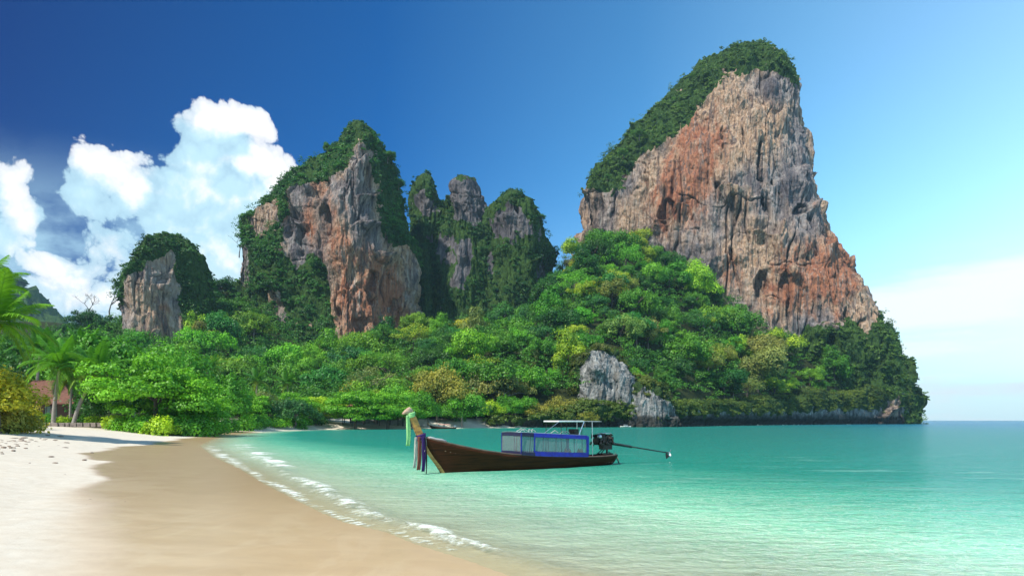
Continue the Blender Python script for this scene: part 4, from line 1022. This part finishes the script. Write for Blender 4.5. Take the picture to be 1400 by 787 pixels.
# ---------------------------------------------------------------- hut, stone edging, far huts and wall
def wood(name, col, col2): return simple(name, col, .75, scale=3, bump=.4, stretch=(1, 1, 6), col2=col2)
THATCH = simple('brown_roof', (.20, .085, .055), .9, scale=2, bump=.8, stretch=(1, 1, 7), col2=(.10, .045, .03))
DARKW = wood('dark_boards', (.09, .055, .038), (.045, .028, .02)); GREENP = simple('green_paint', (.12, .22, .17), .6, col2=(.07, .14, .11))
TERR = simple('terracotta', (.46, .20, .11), .85, scale=2, bump=.6, stretch=(1, 1, 7), col2=(.30, .12, .07))
PLAST = simple('stained_plaster', (.32, .32, .29), .9, scale=.6, bump=.3, col2=(.15, .16, .14))
def hip_roof(mb, w, d, h, z, ridge, over=.6, th=.14):
    for dz in (0,):
        a, b = w/2+over, d/2+over; e = ridge/2
        v = [(-a, -b, z), (a, -b, z), (a, b, z), (-a, b, z), (-e, 0, z+h), (e, 0, z+h)]
        v += [(p[0]*.985, p[1]*.985, p[2]-th) for p in v]
        mb.add(v, [(0, 1, 5, 4), (1, 2, 5), (2, 3, 4, 5), (3, 0, 4), (7, 6, 10, 11), (8, 7, 11), (9, 8, 11, 10), (6, 9, 10), (0, 6, 7, 1), (1, 7, 8, 2), (2, 8, 9, 3), (3, 9, 6, 0)])
def hut():
    x, y = (66-700)/FPX*112, 112; z = ground_z(x, y); r = empty('beach_hut', (x, y, z), R(14)); tag(r, 'dark wooden hut with a steep brown roof behind the palms', 'hut')
    m = MB(); m.box((0, 0, .25), (8.4, 5.4, .5)); m.build('base', PLAST, r, bevel=.03)
    w = MB()
    for sx, sy, dx, dy in ((0, 2.5, 8, .12), (-4, 0, .12, 5), (4, 0, .12, 5)): w.box((sx, sy, 1.9), (dx, dy, 2.8))
    w.box((-3.4, -2.5, 1.9), (1.2, .12, 2.8)); w.box((-.2, -2.5, 1.9), (1.2, .12, 2.8)); w.box((3.1, -2.5, 1.9), (1.8, .12, 2.8)); w.box((0, -2.5, 3.1), (8, .1, .4))
    for k in range(27): w.box((-3.9+k*.3, -2.56 if abs(-3.9+k*.3) > 2.9 or abs(-3.9+k*.3+.2) < .5 else -2.4, 1.9), (.03, .04, 2.8))
    w.build('wall', DARKW, r)
    for cx in (-1.8, 1.3):
        p = MB(); p.box((cx, -2.48, 1.7), (1.9 if cx < 0 else 1.7, .07, 2.4)); q = p.build('door', GREENP, r, bevel=.01)
        f = MB()
        for dx in (-.62, 0, .62): f.box((cx+dx, -2.53, 1.7), (.06, .04, 2.3))
        f.build('door_frame', DARKW, q)
    rf = MB(); hip_roof(rf, 8.4, 5.6, 3.9, 3.3, 4.2, 1.0); rf.build('roof', THATCH, r)
    for sx in (-4.6, -1.6, 1.6, 4.6):
        p = MB(); p.tube([(sx, -3.3, 0), (sx, -3.3, 3.3)], .09, 8); p.build('post', DARKW, r, True)
hut()
def edging():
    g = random.Random(4); m = MB(); x0 = (38-700)/FPX*94; x1 = (147-700)/FPX*96
    r = empty('stone_edging', ((x0+x1)/2, 95, ground_z((x0+x1)/2, 95))); tag(r, 'low weathered stone wall between the sand and the palms', 'wall')
    L = x1-x0; n = 15
    k = 0.
    while k < n:
        w = g.uniform(.7, 2.2); h = g.uniform(.48, .62)
        m.box((-L/2+(k+w/2)*L/n, g.uniform(-.06, .06)+k*2.0/n-1, h/2), (w*L/n-.02, .55, h), Matrix.Rotation(g.uniform(-.06, .06), 3, 'Z'), g.uniform(.9, 1)); k += w
    m.build('wall_stones', simple('weathered_stone', (.24, .20, .17), .95, scale=2, bump=.7, col2=(.12, .10, .09)), r, bevel=.04)
    c = MB(); c.box((.2, .12, .56), (L+.3, .5, .08), Matrix.Rotation(.19*0+2/L, 3, 'Z')); c.build('coping', simple('coping_stone', (.33, .28, .23), .95, scale=2, bump=.6, col2=(.2, .17, .14)), r, bevel=.02)
edging()
def pavilion(px, d, w, label, wall=False):
    x, y = (px-700)/FPX*d, d; z = ground_z(x, y)+1.2; r = empty('beach_pavilion', (x, y, z), R(8)); tag(r, label, 'pavilion', 'roofed pavilions under the trees')
    rf = MB(); hip_roof(rf, w, 5, 1.9, 2.6, w*.35, .7); rf.build('roof', TERR, r)
    for sx in (-1, 1):
        for sy in (-1, 1):
            p = MB(); p.tube([(sx*w/2*.92, sy*2.3, -1.3), (sx*w/2*.92, sy*2.3, 2.65)], .11, 8); p.build('post', DARKW, r, True)
    b = MB(); b.box((0, .6, .5), (w*.8, 3, .1)); b.box((0, 2.1, .9), (w*.8, .1, .8)); b.build('platform', DARKW, r, bevel=.02)
pavilion(484, 193, 6.2, 'left open pavilion with a terracotta hip roof under the umbrella-shaped tree')
pavilion(532, 199, 5.6, 'right open pavilion with a terracotta hip roof behind the boat prow')
def sea_wall():
    xa, xb = (478-700)/FPX*196, (586-700)/FPX*204; r = empty('retaining_wall', ((xa+xb)/2, 200, 1.0), R(18)); tag(r, 'stained pale retaining wall in panels below the terracotta roofs', 'wall')
    n = 6; L = (xb-xa)*1.04
    for k in range(n):
        c = -L/2+(k+.5)*L/n; p = MB(); p.box((c, 0, .8), (L/n-.5, .3, 1.9+.25*((k*7) % 3-1))); p.build('panel', PLAST, r, bevel=.03)
    for k in range(n+1):
        c = -L/2+k*L/n; p = MB(); p.box((c, -.04, .9), (.42, .44, 2.3)); p.box((c, -.04, 2.1), (.54, .56, .12)); p.build('pillar', simple('dark_plaster', (.12, .12, .11), .9, col2=(.06, .06, .055)), r, bevel=.02)
sea_wall()

# ---------------------------------------------------------------- boats
HULLW = simple('oiled_hull', (.070, .020, .007), .6, scale=1.6, bump=.25, stretch=(.5, 2, 9), col2=(.028, .009, .004), spec=.12)
TRIMW = simple('ochre_trim', (.55, .27, .06), .5, scale=3, bump=.2, stretch=(1, 1, 3), col2=(.26, .11, .03))
INW = simple('inner_boards', (.26, .15, .09), .7, scale=3, bump=.3, stretch=(1, 8, 1), col2=(.15, .08, .05))
RAILW = simple('worn_rail', (.15, .085, .06), .6, scale=3, bump=.3, col2=(.08, .045, .03))
STEELD = simple('dark_steel', (.035, .035, .038), .38, .7, scale=12, bump=.2, col2=(.07, .045, .03))
STEELP = simple('pale_steel', (.62, .64, .66), .3, .9, scale=8, col2=(.4, .4, .42))
WHITEP = simple('white_paint', (.8, .8, .78), .45, scale=5, col2=(.62, .62, .60))
BLUEC = simple('blue_canvas', (.012, .025, .34), .75, scale=5, bump=.3, col2=(.01, .015, .20)); NAVY = simple('navy_canvas', (.012, .015, .06), .8, col2=(.008, .01, .035))
def sheet_fn(T, out):
    tc = T.n('ShaderNodeTexCoord').outputs['Object']; nz = T.noise(tc, 3, 5, .6)
    p = T.n('ShaderNodeBsdfPrincipled'); T.link(T.mix(nz, (.19, .25, .26), (.33, .40, .40)), p.inputs['Base Color']); p.inputs['Roughness'].default_value = .35
    tp = T.n('ShaderNodeBsdfTransparent'); tp.inputs[0].default_value = (.78, .88, .88, 1); mx = T.n('ShaderNodeMixShader'); mx.inputs[0].default_value = .42
    T.link(T.bump(nz, .4, .1), p.inputs['Normal'])
    T.link(tp.outputs[0], mx.inputs[1]); T.link(p.outputs[0], mx.inputs[2]); T.link(mx.outputs[0], out.inputs[0])
SHEET = mat('clear_plastic', sheet_fn)
def cloth(name, col): return simple(name, col, .85, scale=14, bump=.4, stretch=(3, 3, .4), col2=tuple(c*.6 for c in col), trans=.25)

B = dict(gs=[-1.15, -.70, .2, .85, 2, 3.4, 5.5, 7.3, 9, 10.2, 11.0], gz=[1.72, 1.60, 1.38, 1.23, 1.0, .80, .64, .56, .50, .50, .54],
         hb=[.05, .13, .34, .48, .68, .82, .88, .86, .78, .66, .52], kz=[-.12, -.13, -.16, -.2, -.24, -.26, -.26, -.23, -.15, -.06, .02])
def gun(s): return np.interp(s, B['gs'], B['gz']), np.interp(s, B['gs'], B['hb'])
def build_hull(r, scale=1., mats=(HULLW, TRIMW, INW, RAILW), detail=True):
    n, m = 48, 12; V = np.zeros((n, 2*m+1, 3))
    for i, t in enumerate(np.linspace(0, 1, n)):
        sg = -1.15+12.15*t; sk = .02+10.75*t; gz, hb = gun(sg); kz = np.interp(t, np.linspace(0, 1, 11), B['kz'])
        U = np.clip(t/.35, 0, 1); 
        for j in range(-m, m+1):
            v = abs(j)/m; p = 1.0*(1-U)+.48*U; f = v**p
            wid = hb*f*(1+.0*v); zz = kz+(gz-kz)*(v**(1.0*(1-U)+1.55*U))
            V[i, j+m] = (sk+(sg-sk)*v, np.sign(j)*wid, zz)
    q = grid_quads(n, 2*m+1)
    me = mesh_np('hull', V.reshape(-1, 3), q[:, ::-1], True); o = link('hull', me, r, mats[0])
    md = o.modifiers.new('s', 'SOLIDIFY'); md.thickness = .05; md.offset = -1
    if not detail: return V
    tm = MB(); tr = V[-1]; c = [tuple(p) for p in tr]; tm.add(c, [tuple(range(len(c)))]); tm.build('transom', mats[0], o, solid=.05)
    st = MB()                                                         # stem post, one sweep from the keel to the tip
    P = [(.12, 0, -.16), (-.30, 0, .45), (-.75, 0, 1.05), (-1.10, 0, 1.60), (-1.32, 0, 2.05), (-1.52, 0, 2.50), (-1.68, 0, 2.84), (-1.78, 0, 2.93)]
    wd = [.09, .10, .11, .13, .13, .13, .13, .10]; dp = [.10, .12, .15, .20, .19, .17, .16, .12]
    vs = []
    for i, p in enumerate(P):
        a, b = Vector(P[max(0, i-1)]), Vector(P[min(len(P)-1, i+1)]); t = (b-a).normalized(); nn = Vector((t.z, 0, -t.x))
        for sx, sy in ((-1, -1), (1, -1), (1, 1), (-1, 1)): vs.append(Vector(p)+nn*sx*dp[i]*.8+Vector((0, sy*wd[i]*.75, 0)))
    fs = [(i*4+k, i*4+(k+1) % 4, i*4+4+(k+1) % 4, i*4+4+k) for i in range(len(P)-1) for k in range(4)]+[(3, 2, 1, 0), tuple(len(vs)-4+k for k in range(4))]
    st.add(vs, fs); st.build('prow_post', mats[1], r, bevel=.025)
    kt = MB(); kt.tube([(V[i, m][0], -.0, V[i, m][2]-.01) for i in range(0, 40, 3)], .035, 6)
    kt.build('keel', mats[1], r)
    for s in (-1, 1):
        g_ = MB(); pts = [(x, s*(gun(x)[1]+.015), gun(x)[0]+.02) for x in np.linspace(-.95, 10.98, 30)]
        g_.tube(pts, .045, 6); g_.build('gunwale', mats[3], r, True)
        rb = MB(); rb.tube([(V[i, m+s*(m-3)][0], V[i, m+s*(m-3)][1]*1.02+s*.01, V[i, m+s*(m-3)][2]) for i in range(1, n-1, 2)], .022, 5); rb.build('rubbing_strake', mats[3], r, True)
    fl = MB()
    for s in np.linspace(.1, 10.6, 42):
        gz, hb = gun(s); w = hb*1.55; fl.box((s, 0, gz-.36), (.22, w, .035))
    fl.build('floor_boards', mats[2], r)
    for s in (1.6, 3.0, 9.3, 10.4):
        gz, hb = gun(s); t = MB(); t.box((s, 0, gz-.05), (.28, hb*2-.02, .05)); t.build('thwart', mats[2], r, bevel=.01)
    fd = MB(); v = []
    for s in np.linspace(-.9, .9, 9): gz, hb = gun(s); v += [(s, -hb, gz-.02), (s, hb, gz-.02)]
    fd.add(v, [(2*i, 2*i+2, 2*i+3, 2*i+1) for i in range(8)]); fd.build('fore_deck', mats[2], r, solid=.04)
    return V
def longtail():
    ang = math.atan2(.585, .811); r = empty('longtail_boat', (-3.3, 32.4, 0), ang)
    tag(r, 'large dark brown wooden longtail boat moored in the bay, blue canvas and prow raised', 'boat')
    build_hull(r)
    # canopy frame and its side sheets
    s0, s1, sm = 4.03, 8.49, 4.86; top0, top1 = 1.86, 1.64
    def tz(s): return np.interp(s, [s0, s1], [top0, top1])
    def bz(s): return gun(s)[0]+.04
    for s in np.linspace(s0, s1, 6):
        for sd in (-1, 1):
            y = sd*(gun(s)[1]-.06); p = MB(); p.tube([(s, y, bz(s)-.3), (s, sd*.74, tz(s))], .022, 6); p.build('canopy_post', STEELD, r)
    fr = MB()
    for sd in (-1, 1): fr.tube([(s, sd*.74, tz(s)) for s in np.linspace(s0, s1, 8)], .022, 6)
    for s in np.linspace(s0, s1, 8): fr.tube([(s, -.74, tz(s)), (s, 0, tz(s)+.02), (s, .74, tz(s))], .018, 6)
    fr.build('canopy_frame', STEELD, r)
    rf = MB(); v = []
    for s in np.linspace(s0-.05, s1+.05, 12):
        for y, dz in ((-.78, 0), (-.4, .02), (0, .03), (.4, .02), (.78, 0)): v.append((s, y, tz(s)+.03+dz))
    rf.add(v, [(i*5+k, i*5+k+1, i*5+5+k+1, i*5+5+k) for i in range(11) for k in range(4)]); rf.build('canopy_roof', simple('faded_canvas', (.30, .42, .42), .8, scale=4, bump=.5, col2=(.18, .28, .30)), r, True, solid=.02)
    for sd in (-1, 1):
        for a, b, matl, nm in ((s0, sm, NAVY, 'navy_valance'), (sm, s1, BLUEC, 'blue_valance')):
            for lo, hi, part in ((-.13, .02, nm), (None, None, nm)):
                mb = MB(); v = []
                for s in np.linspace(a, b, 9):
                    if part and lo is not None: z1, z2 = tz(s)+hi+.02, tz(s)+lo-(.04 if matl is BLUEC else 0)
                    else: z1, z2 = bz(s)+(.20 if matl is BLUEC else .13), bz(s)-.03
                    k1 = (z1-bz(s))/(tz(s)-bz(s)); k2 = (z2-bz(s))/(tz(s)-bz(s)); yb = gun(s)[1]+.03
                    v += [(s, sd*(yb+(.78-yb)*k1+.02), z1), (s, sd*(yb+(.78-yb)*k2+.02), z2)]
                mb.add(v, [(2*i, 2*i+1, 2*i+3, 2*i+2) for i in range(8)]); mb.build('canvas_band', matl, r, solid=.02)
            sh = MB(); v = []; nn = 24
            for i, s in enumerate(np.linspace(a+.02, b-.02, nn)):
                wv = .012*math.sin(i*1.7); yb = gun(s)[1]+.01
                v += [(s, sd*(.765+wv), tz(s)-.05), (s, sd*(yb-.02-wv), bz(s)+.05)]
            sh.add(v, [(2*i, 2*i+1, 2*i+3, 2*i+2) for i in range(nn-1)]); sh.build('side_sheet', SHEET, r)
        ed = MB()
        for s in (s0, sm, s1):
            ed.box((s, sd*((gun(s)[1]+.78)/2+.04), (tz(s)+bz(s))/2), (.07 if s != s1 else .16, .02, tz(s)-bz(s)))
        ed.build('canvas_edge', BLUEC, r)
    for (z1, z2, ma, nm, dx) in ((top0+.02, top0-.15, NAVY, 'canvas_band', .03), (bz(s0)+.14, bz(s0)-.03, NAVY, 'canvas_band', .03), (top0-.05, bz(s0)+.05, SHEET, 'end_sheet', .02)):
        mb = MB(); mb.add([(s0-dx, -.80, z1), (s0-dx, 0, z1+.02), (s0-dx, .80, z1), (s0-dx, .84, z2), (s0-dx, 0, z2), (s0-dx, -.84, z2)], [(0, 1, 4, 5), (1, 2, 3, 4)]); mb.build(nm, ma, r, solid=.012 if ma is NAVY else 0)
    # upper white awning on thin posts over the helmsman
    aw = MB(); aw.box((7.5, 0, 2.44), (1.75, 1.3, .08)); aw.build('awning', WHITEP, r, bevel=.02)
    ab = MB(); ab.tube([(8.3, -.6, 2.44), (9.75, -.55, 2.42)], .02, 6); ab.tube([(8.3, .6, 2.44), (9.75, .55, 2.42)], .02, 6); ab.tube([(9.75, -.55, 2.42), (9.75, .55, 2.42)], .02, 6)
    ab.box((9.05, 0, 2.45), (1.36, 1.0, .015)); ab.build('awning_extension', simple('grey_tarp', (.38, .40, .40), .8), r)
    for s in (6.8, 8.25, 9.0):
        for sd in (-1, 1):
            p = MB(); p.tube([(s, sd*.66, gun(s)[0]), (s, sd*.62, 2.42)], .02, 6); p.build('awning_post', STEELP if s > 8.9 else STEELD, r)
    p = MB(); p.tube([(5.6, -.6, tz(5.6)), (6.65, -.64, 2.42)], .014, 5); p.tube([(8.0, -.65, tz(8.0)), (8.4, -.64, 2.42)], .03, 5); p.build('awning_stay', STEELP, r)
    cab = MB(); cab.box((8.3, .1, 1.84), (.34, .5, .36)); cab.build('stern_box', STEELD, r, bevel=.03)
    gear = MB(); g = random.Random(2)
    for s in (4.2, 4.4, 4.7, 4.9, 6.4, 7.0, 7.2):
        gear.tube([(s, -.5+g.uniform(-.1, .3), tz(s)+.08), (s+.12, -.45, tz(s)+.22), (s+.3, -.5, tz(s)+.10)], .022, 5)
    gear.build('coiled_rope', cloth('pale_rope', (.6, .6, .55)), r)
    # engine on its pivot with the long propeller shaft
    e0 = 10.45; ez = .98
    br = MB(); br.tube([(e0+.25, 0, .45), (e0+.25, 0, 1.05)], .06, 8); br.beam((e0-.45, -.15, .55), (e0+.2, -.05, 1.02), .05, .05); br.beam((e0-.45, .15, .55), (e0+.2, .05, 1.02), .05, .05)
    br.box((e0+.1, 0, .60), (.8, .5, .08)); br.build('engine_mount', STEELD, r, bevel=.01)
    en = MB(); en.box((e0+.02, 0, 1.34), (1.02, .50, .46)); en.box((e0-.28, 0, 1.62), (.42, .42, .20)); en.box((e0+.26, 0, 1.60), (.36, .40, .18)); en.box((e0+.15, 0, 1.02), (.7, .34, .34))
    for k in range(4): en.lathe([(.055, -.17), (.06, 0), (.055, .17)], (e0-.22+k*.17, -.22, 1.45), 8)
    en.lathe([(.20, -.06), (.22, -.03), (.22, .03), (.20, .06)], (e0-.60, 0, 1.34), 14, 'X'); en.box((e0+.02, 0, 1.08), (.55, .3, .12))
    g = random.Random(5)
    for k in range(16):
        a = Vector((e0+g.uniform(-.55, .5), g.choice((-.27, .27)), g.uniform(1.1, 1.7))); en.tube([a, a+Vector((g.uniform(-.2, .2), g.uniform(-.06, .06), .08)), a+Vector((g.uniform(-.3, .3), 0, g.uniform(-.25, .1)))], g.uniform(.015, .05), 6)
    for k in range(5): en.lathe([(.03, -.08), (.09, -.05), (.09, .05), (.03, .08)], (e0-.5+k*.24, -.27, 1.2+.09*(k % 2)), 10, 'Y')
    eo = en.build('engine', STEELD, r, bevel=.045)
    c = MB(); c.box((e0+.05, 0, 1.76), (.70, .42, .035)); c.build('engine_cover', STEELP, eo, bevel=.01)
    c = MB(); c.lathe([(.10, -.09), (.13, -.05), (.13, .06), (.08, .10)], (e0-.50, -.2, 1.58), 10); c.build('air_filter', STEELP, eo, True)
    c = MB(); c.tube([(e0+.1, -.26, 1.46), (e0+.3, -.30, 1.50), (e0+.45, -.28, 1.28), (e0+.50, -.26, 1.1)], .035, 7); c.tube([(e0-.3, .25, 1.4), (e0+.3, .28, 1.45), (e0+.6, .25, 1.2)], .03, 7); c.build('exhaust_pipe', simple('rusty_pipe', (.16, .07, .04), .8, col2=(.08, .04, .03)), eo, True)
    t = MB(); t.tube([(e0-.5, 0, 1.22), (e0-1.15, -.1, 1.28)], .018, 6); t.build('tiller', STEELD, eo)
    sf = MB(); a = Vector((e0+.4, 0, 1.20)); b = Vector((e0+5.25, -.12, .52)); sf.tube([a, a.lerp(b, .36)], .075, 8); sf.tube([a.lerp(b, .34), b], .036, 8)
    so_ = sf.build('propeller_shaft', STEELD, r, True)
    fn = MB(); fn.box(b+Vector((-.12, 0, -.16)), (.30, .03, .30), Matrix.Rotation(-.5, 3, 'Y'), .5); fn.build('skeg', STEELD, so_)
    pr = MB()
    for k in range(3):
        a_ = k*2.09+.6; R3 = Matrix.Rotation(a_, 3, 'X'); vs = []
        for y, w, tw in ((.03, .05, .5), (.12, .10, .3), (.20, .08, .1), (.24, .03, 0)):
            for sx in (-1, 1): vs.append(b+Vector((.08, 0, 0))+R3 @ Vector((sx*w*.5*math.sin(tw+.5), sx*w*.5, y)))
        pr.add(vs, [(2*i, 2*i+1, 2*i+3, 2*i+2) for i in range(3)])
    pr.lathe([(.03, -.06), (.04, 0), (.02, .08)], b+Vector((.08, 0, 0)), 8, 'X'); pr.build('propeller', STEELP, so_, solid=.012)
    rp = MB(); rp.tube([(11.1, -.2, .7), (11.25, -.3, .35), (11.35, -.35, .0), (11.55, -.35, -.1)], .025, 5); rp.tube([(11.0, .2, .7), (11.5, .1, .45), (11.75, .1, .0)], .03, 5); rp.build('stern_rope', cloth('green_rope', (.22, .32, .24)), r, True)
    hang = [(7.1, (.75, .22, .10)), (7.35, (.55, .25, .22)), (8.05, (.80, .38, .10)), (8.25, (.82, .45, .14))]
    for s, col in hang:
        m = MB(); y = -(gun(s)[1]-.22); z = gun(s)[0]+.12
        m.add([(s-.07, y, z), (s+.07, y, z), (s+.10, y-.03, z+.16), (s+.02, y-.02, z+.30), (s-.05, y-.03, z+.34), (s-.10, y, z+.12)], [(0, 1, 2, 3, 4, 5)])
        o = m.build('folded_cloth', cloth('orange_cloth_%d' % int(s*10), col), None, solid=.09, bevel=.02)
        o.matrix_world = r.matrix_world if False else Matrix.Translation((-3.3, 32.4, 0)) @ Matrix.Rotation(ang, 4, 'Z')
        nth = {7.1: 'red-orange folded cloth, leftmost behind the blue-edged clear sheet', 7.35: 'dull pink folded cloth, second from left behind the clear sheet', 8.05: 'orange folded cloth near the stern end of the clear sheet', 8.25: 'yellow-orange folded cloth nearest the stern post'}[s]
        tag(o, nth, 'cloth', 'bright cloths stowed in the boat')
    # sashes round the prow
    M_ = Matrix.Translation((-3.3, 32.4, 0)) @ Matrix.Rotation(ang, 4, 'Z')
    def sash(x, y, z0, z1, w0, w1, col, name, label, cat='sash', sway=.06, n=16, lean=0., ruffle=.03, wrap=None):
        m = MB(); v = []
        for i in range(n+1):
            t = i/n; z = z0+(z1-z0)*t; w = w0+(w1-w0)*t; cx = x+lean*t+sway*math.sin(t*3.2)*t
            for k in range(5):
                q = (k/4-.5); v.append((cx+q*w, y+ruffle*math.sin(k*2.3+t*4)-.02*t, z-.02*(k % 2)*(t > .95)))
        m.add(v, [(i*5+k, i*5+k+1, i*5+6+k, i*5+5+k) for i in range(n) for k in range(4)])
        if wrap:
            c, rr, h, tilt = wrap; 
            for j in range(3): m.tube([(c[0]+rr*math.cos(a)*1.25+tilt*math.sin(a), c[1]+rr*math.sin(a), c[2]+h*(j/2-.5)+.35*rr*math.cos(a)) for a in np.linspace(0, 2*PI, 13)], h*.32, 6)
        o = m.build(name, cloth(name+'_'+str(len(MATS)), col), None, True, solid=.012); o.matrix_world = M_; tag(o, label, cat, 'coloured cloths tied round the prow'); return o
    sash(-1.88, -.10, 2.72, 1.34, .17, .22, (.42, .85, .34), 'ribbon', 'pale green sash hanging from the tip of the prow', wrap=((-1.66, 0, 2.74), .13, .14, .02))
    hd = MB(); hd.tube([(-1.72, 0, 2.90), (-1.95, 0, 2.88), (-2.10, -.02, 2.78)], [.14, .10, .05], 8); hd.tube([(-1.64, 0, 2.90), (-1.78, -.02, 3.02), (-1.92, 0, 2.98)], [.11, .10, .04], 8)
    o = hd.build('cloth_knot', cloth('peach_cloth', (.72, .50, .36)), None, True); o.matrix_world = M_; tag(o, 'peach cloth knot on the very tip of the prow', 'garland')
    sash(-1.50, -.17, 1.72, .32, .12, .15, (.62, .60, .52), 'ribbon', 'off-white sash hanging left of the brown one on the prow', lean=-.10)
    sash(-1.34, -.20, 1.74, .22, .15, .20, (.30, .085, .055), 'ribbon', 'red-brown sash hanging between the white and purple ones', lean=-.06)
    sash(-1.15, -.22, 1.76, .14, .16, .18, (.06, .02, .16), 'ribbon', 'dark purple sash hanging from the middle of the prow', lean=-.02, wrap=((-1.16, 0, 1.72), .17, .16, .03))
    sash(-1.05, -.24, 1.70, .02, .05, .05, (.01, .01, .015), 'ribbon', 'thin black cord hanging right of the purple sash', lean=.03, cat='cord')
    sash(-1.02, -.20, 1.66, 1.05, .07, .06, (.70, .62, .55), 'ribbon', 'short white ribbon at the right of the prow knot', lean=-.05, wrap=((-1.10, 0, 1.62), .18, .06, .03))
    rp = MB(); pts = [(-.95, -.1, 1.66), (-.7, -.15, 1.68), (-.4, -.12, 1.60), (-.1, -.18, 1.56), (.15, -.1, 1.50)]; rp.tube(pts, .035, 6); rp.tube([(p[0]+.05, p[1]+.15, p[2]+.03) for p in pts], .03, 6)
    rp.tube([(-.6+.14*math.cos(a), .0+.14*math.sin(a), 1.66) for a in np.linspace(0, 6.28, 12)], .03, 6)
    o = rp.build('mooring_rope', cloth('white_rope', (.72, .70, .66)), None, True); o.matrix_world = M_; tag(o, 'white rope heaped on the small deck behind the prow', 'rope')
longtail()
def far_boat(px, d, L, rz, label, kind):
    x, y = (px-700)/FPX*d, d; sc = L/12.; r = empty('moored_boat', (x, y, .02), rz, sc); tag(r, label, 'boat', 'small boats moored far off')
    if kind == 0:
        build_hull(r)
        m = MB(); m.add([(3, -.9, 1.85), (8, -.9, 1.75), (8, .9, 1.75), (3, .9, 1.85), (3, 0, 2.05), (8, 0, 1.95)], [(0, 1, 5, 4), (4, 5, 2, 3)]); m.build('canopy', simple('faded_red', (.50, .16, .13), .8, col2=(.4, .2, .18)), r, solid=.06)
        for s in (3.2, 5.5, 7.8):
            for q in (-.8, .8): p = MB(); p.tube([(s, q, .5), (s, q*1.05, 1.8)], .04, 6); p.build('post', STEELD, r)
        m = MB(); m.box((10.4, 0, 1.2), (.7, .4, .5)); m.tube([(10.6, 0, 1.2), (14, 0, .3)], .05, 6); m.build('engine', STEELP, r)
    else:
        m = MB(); n = 14; v = []
        for i in range(n):
            t = i/(n-1); b = 1.5*math.sin(PI*min(1, .15+t*.8))**.6; zg = 1.3-.4*math.sin(PI*t)
            for q, f, z in ((-1, 1, zg), (-1, .75, .35), (0, 0, -.1), (1, .75, .35), (1, 1, zg)): v.append((t*11, q*b*f, z))
        m.add(v, [(i*5+k, i*5+k+1, i*5+6+k, i*5+5+k) for i in range(n-1) for k in range(4)]+[(0, 1, 2, 3, 4), tuple((n-1)*5+k for k in range(5))]); m.build('hull', WHITEP, r, True, solid=.08)
        m = MB(); m.box((5.5, 0, 1.7), (4.2, 2.0, 1.3), None, .82); m.build('cabin', WHITEP, r, bevel=.1)
        m = MB(); m.box((5.5, 0, 1.85), (4.0, 2.04, .45), None, .95); m.build('window', STEELD, r)
        m = MB(); m.box((5.6, 0, 2.48), (5.2, 2.3, .12)); m.build('roof', WHITEP, r, bevel=.04)
far_boat(590, 197, 7.8, R(4), 'small dark longtail boat with a faded red canopy behind the prow', 0)
far_boat(848, 242, 4.2, R(5), 'tiny white boat at the foot of the crags', 1)

# ---------------------------------------------------------------- coral bits and pebbles on the dry sand
def pebbles():
    g = random.Random(9); protos = []
    for k in range(4):
        m = MB(); m.lathe([(.02, -.5), (.32, -.42), (.5, -.05), (.42, .3), (.15, .5), (.02, .52)], n=9)
        me = bpy.data.meshes.new('pebble'); vs = [(v[0]*(1+.3*math.sin(v[1]*7+k)), v[1]*(1+.3*math.cos(v[2]*5+k*2)), v[2]*.5) for v in m.v]
        me.from_pydata(vs, [], m.f); me.materials.append(simple('coral_bit', (.30, .22, .16), .9, scale=3, bump=.4, col2=(.12, .08, .06))); protos.append(me)
    for i in range(90):
        if i < 62: px, py = g.gauss(22, 22), 594+abs(g.gauss(0, 13))+4
        elif i < 76: px, py = g.uniform(0, 130), g.uniform(592, 640)
        else: px, py = g.uniform(5, 190), g.uniform(640, 770)
        if px < -4: continue
        x, y, z = on_beach(px, max(py, 591)); s = g.uniform(.03, .085)*(1+y/18)*(1 if i < 76 else .3)
        o = bpy.data.objects.new('pebble', protos[i % 4]); COL.objects.link(o); o.location = (x, y, z+s*.05); o.scale = (s*g.uniform(.8, 1.7), s, s*g.uniform(.6, 1)); o.rotation_euler = (0, 0, g.uniform(0, 6))
        lab = 'brown coral bit among the scatter on the dry sand at the left edge' if i < 76 else 'tiny dark coral bit lying alone on the smooth sand'
        tag(o, lab, 'pebble', 'coral bits scattered at the left edge' if i < 76 else 'single coral bits on smooth sand')
pebbles()

# ---------------------------------------------------------------- air
def haze():
    m = MB(); m.box((0, 2050, 111), (8800, 5100, 258)); 
    def fn(T, out):
        p = T.n('ShaderNodeVolumePrincipled'); p.inputs['Color'].default_value = (.50, .82, 1, 1); p.inputs['Density'].default_value = HAZE; p.inputs['Anisotropy'].default_value = .2
        T.link(p.outputs[0], out.inputs[1])
    o = m.build('haze', mat('haze_air', fn)); tag(o, 'thin bluish haze over the bay and the cliffs', 'haze', None, 'stuff')
HAZE = .00011
haze()
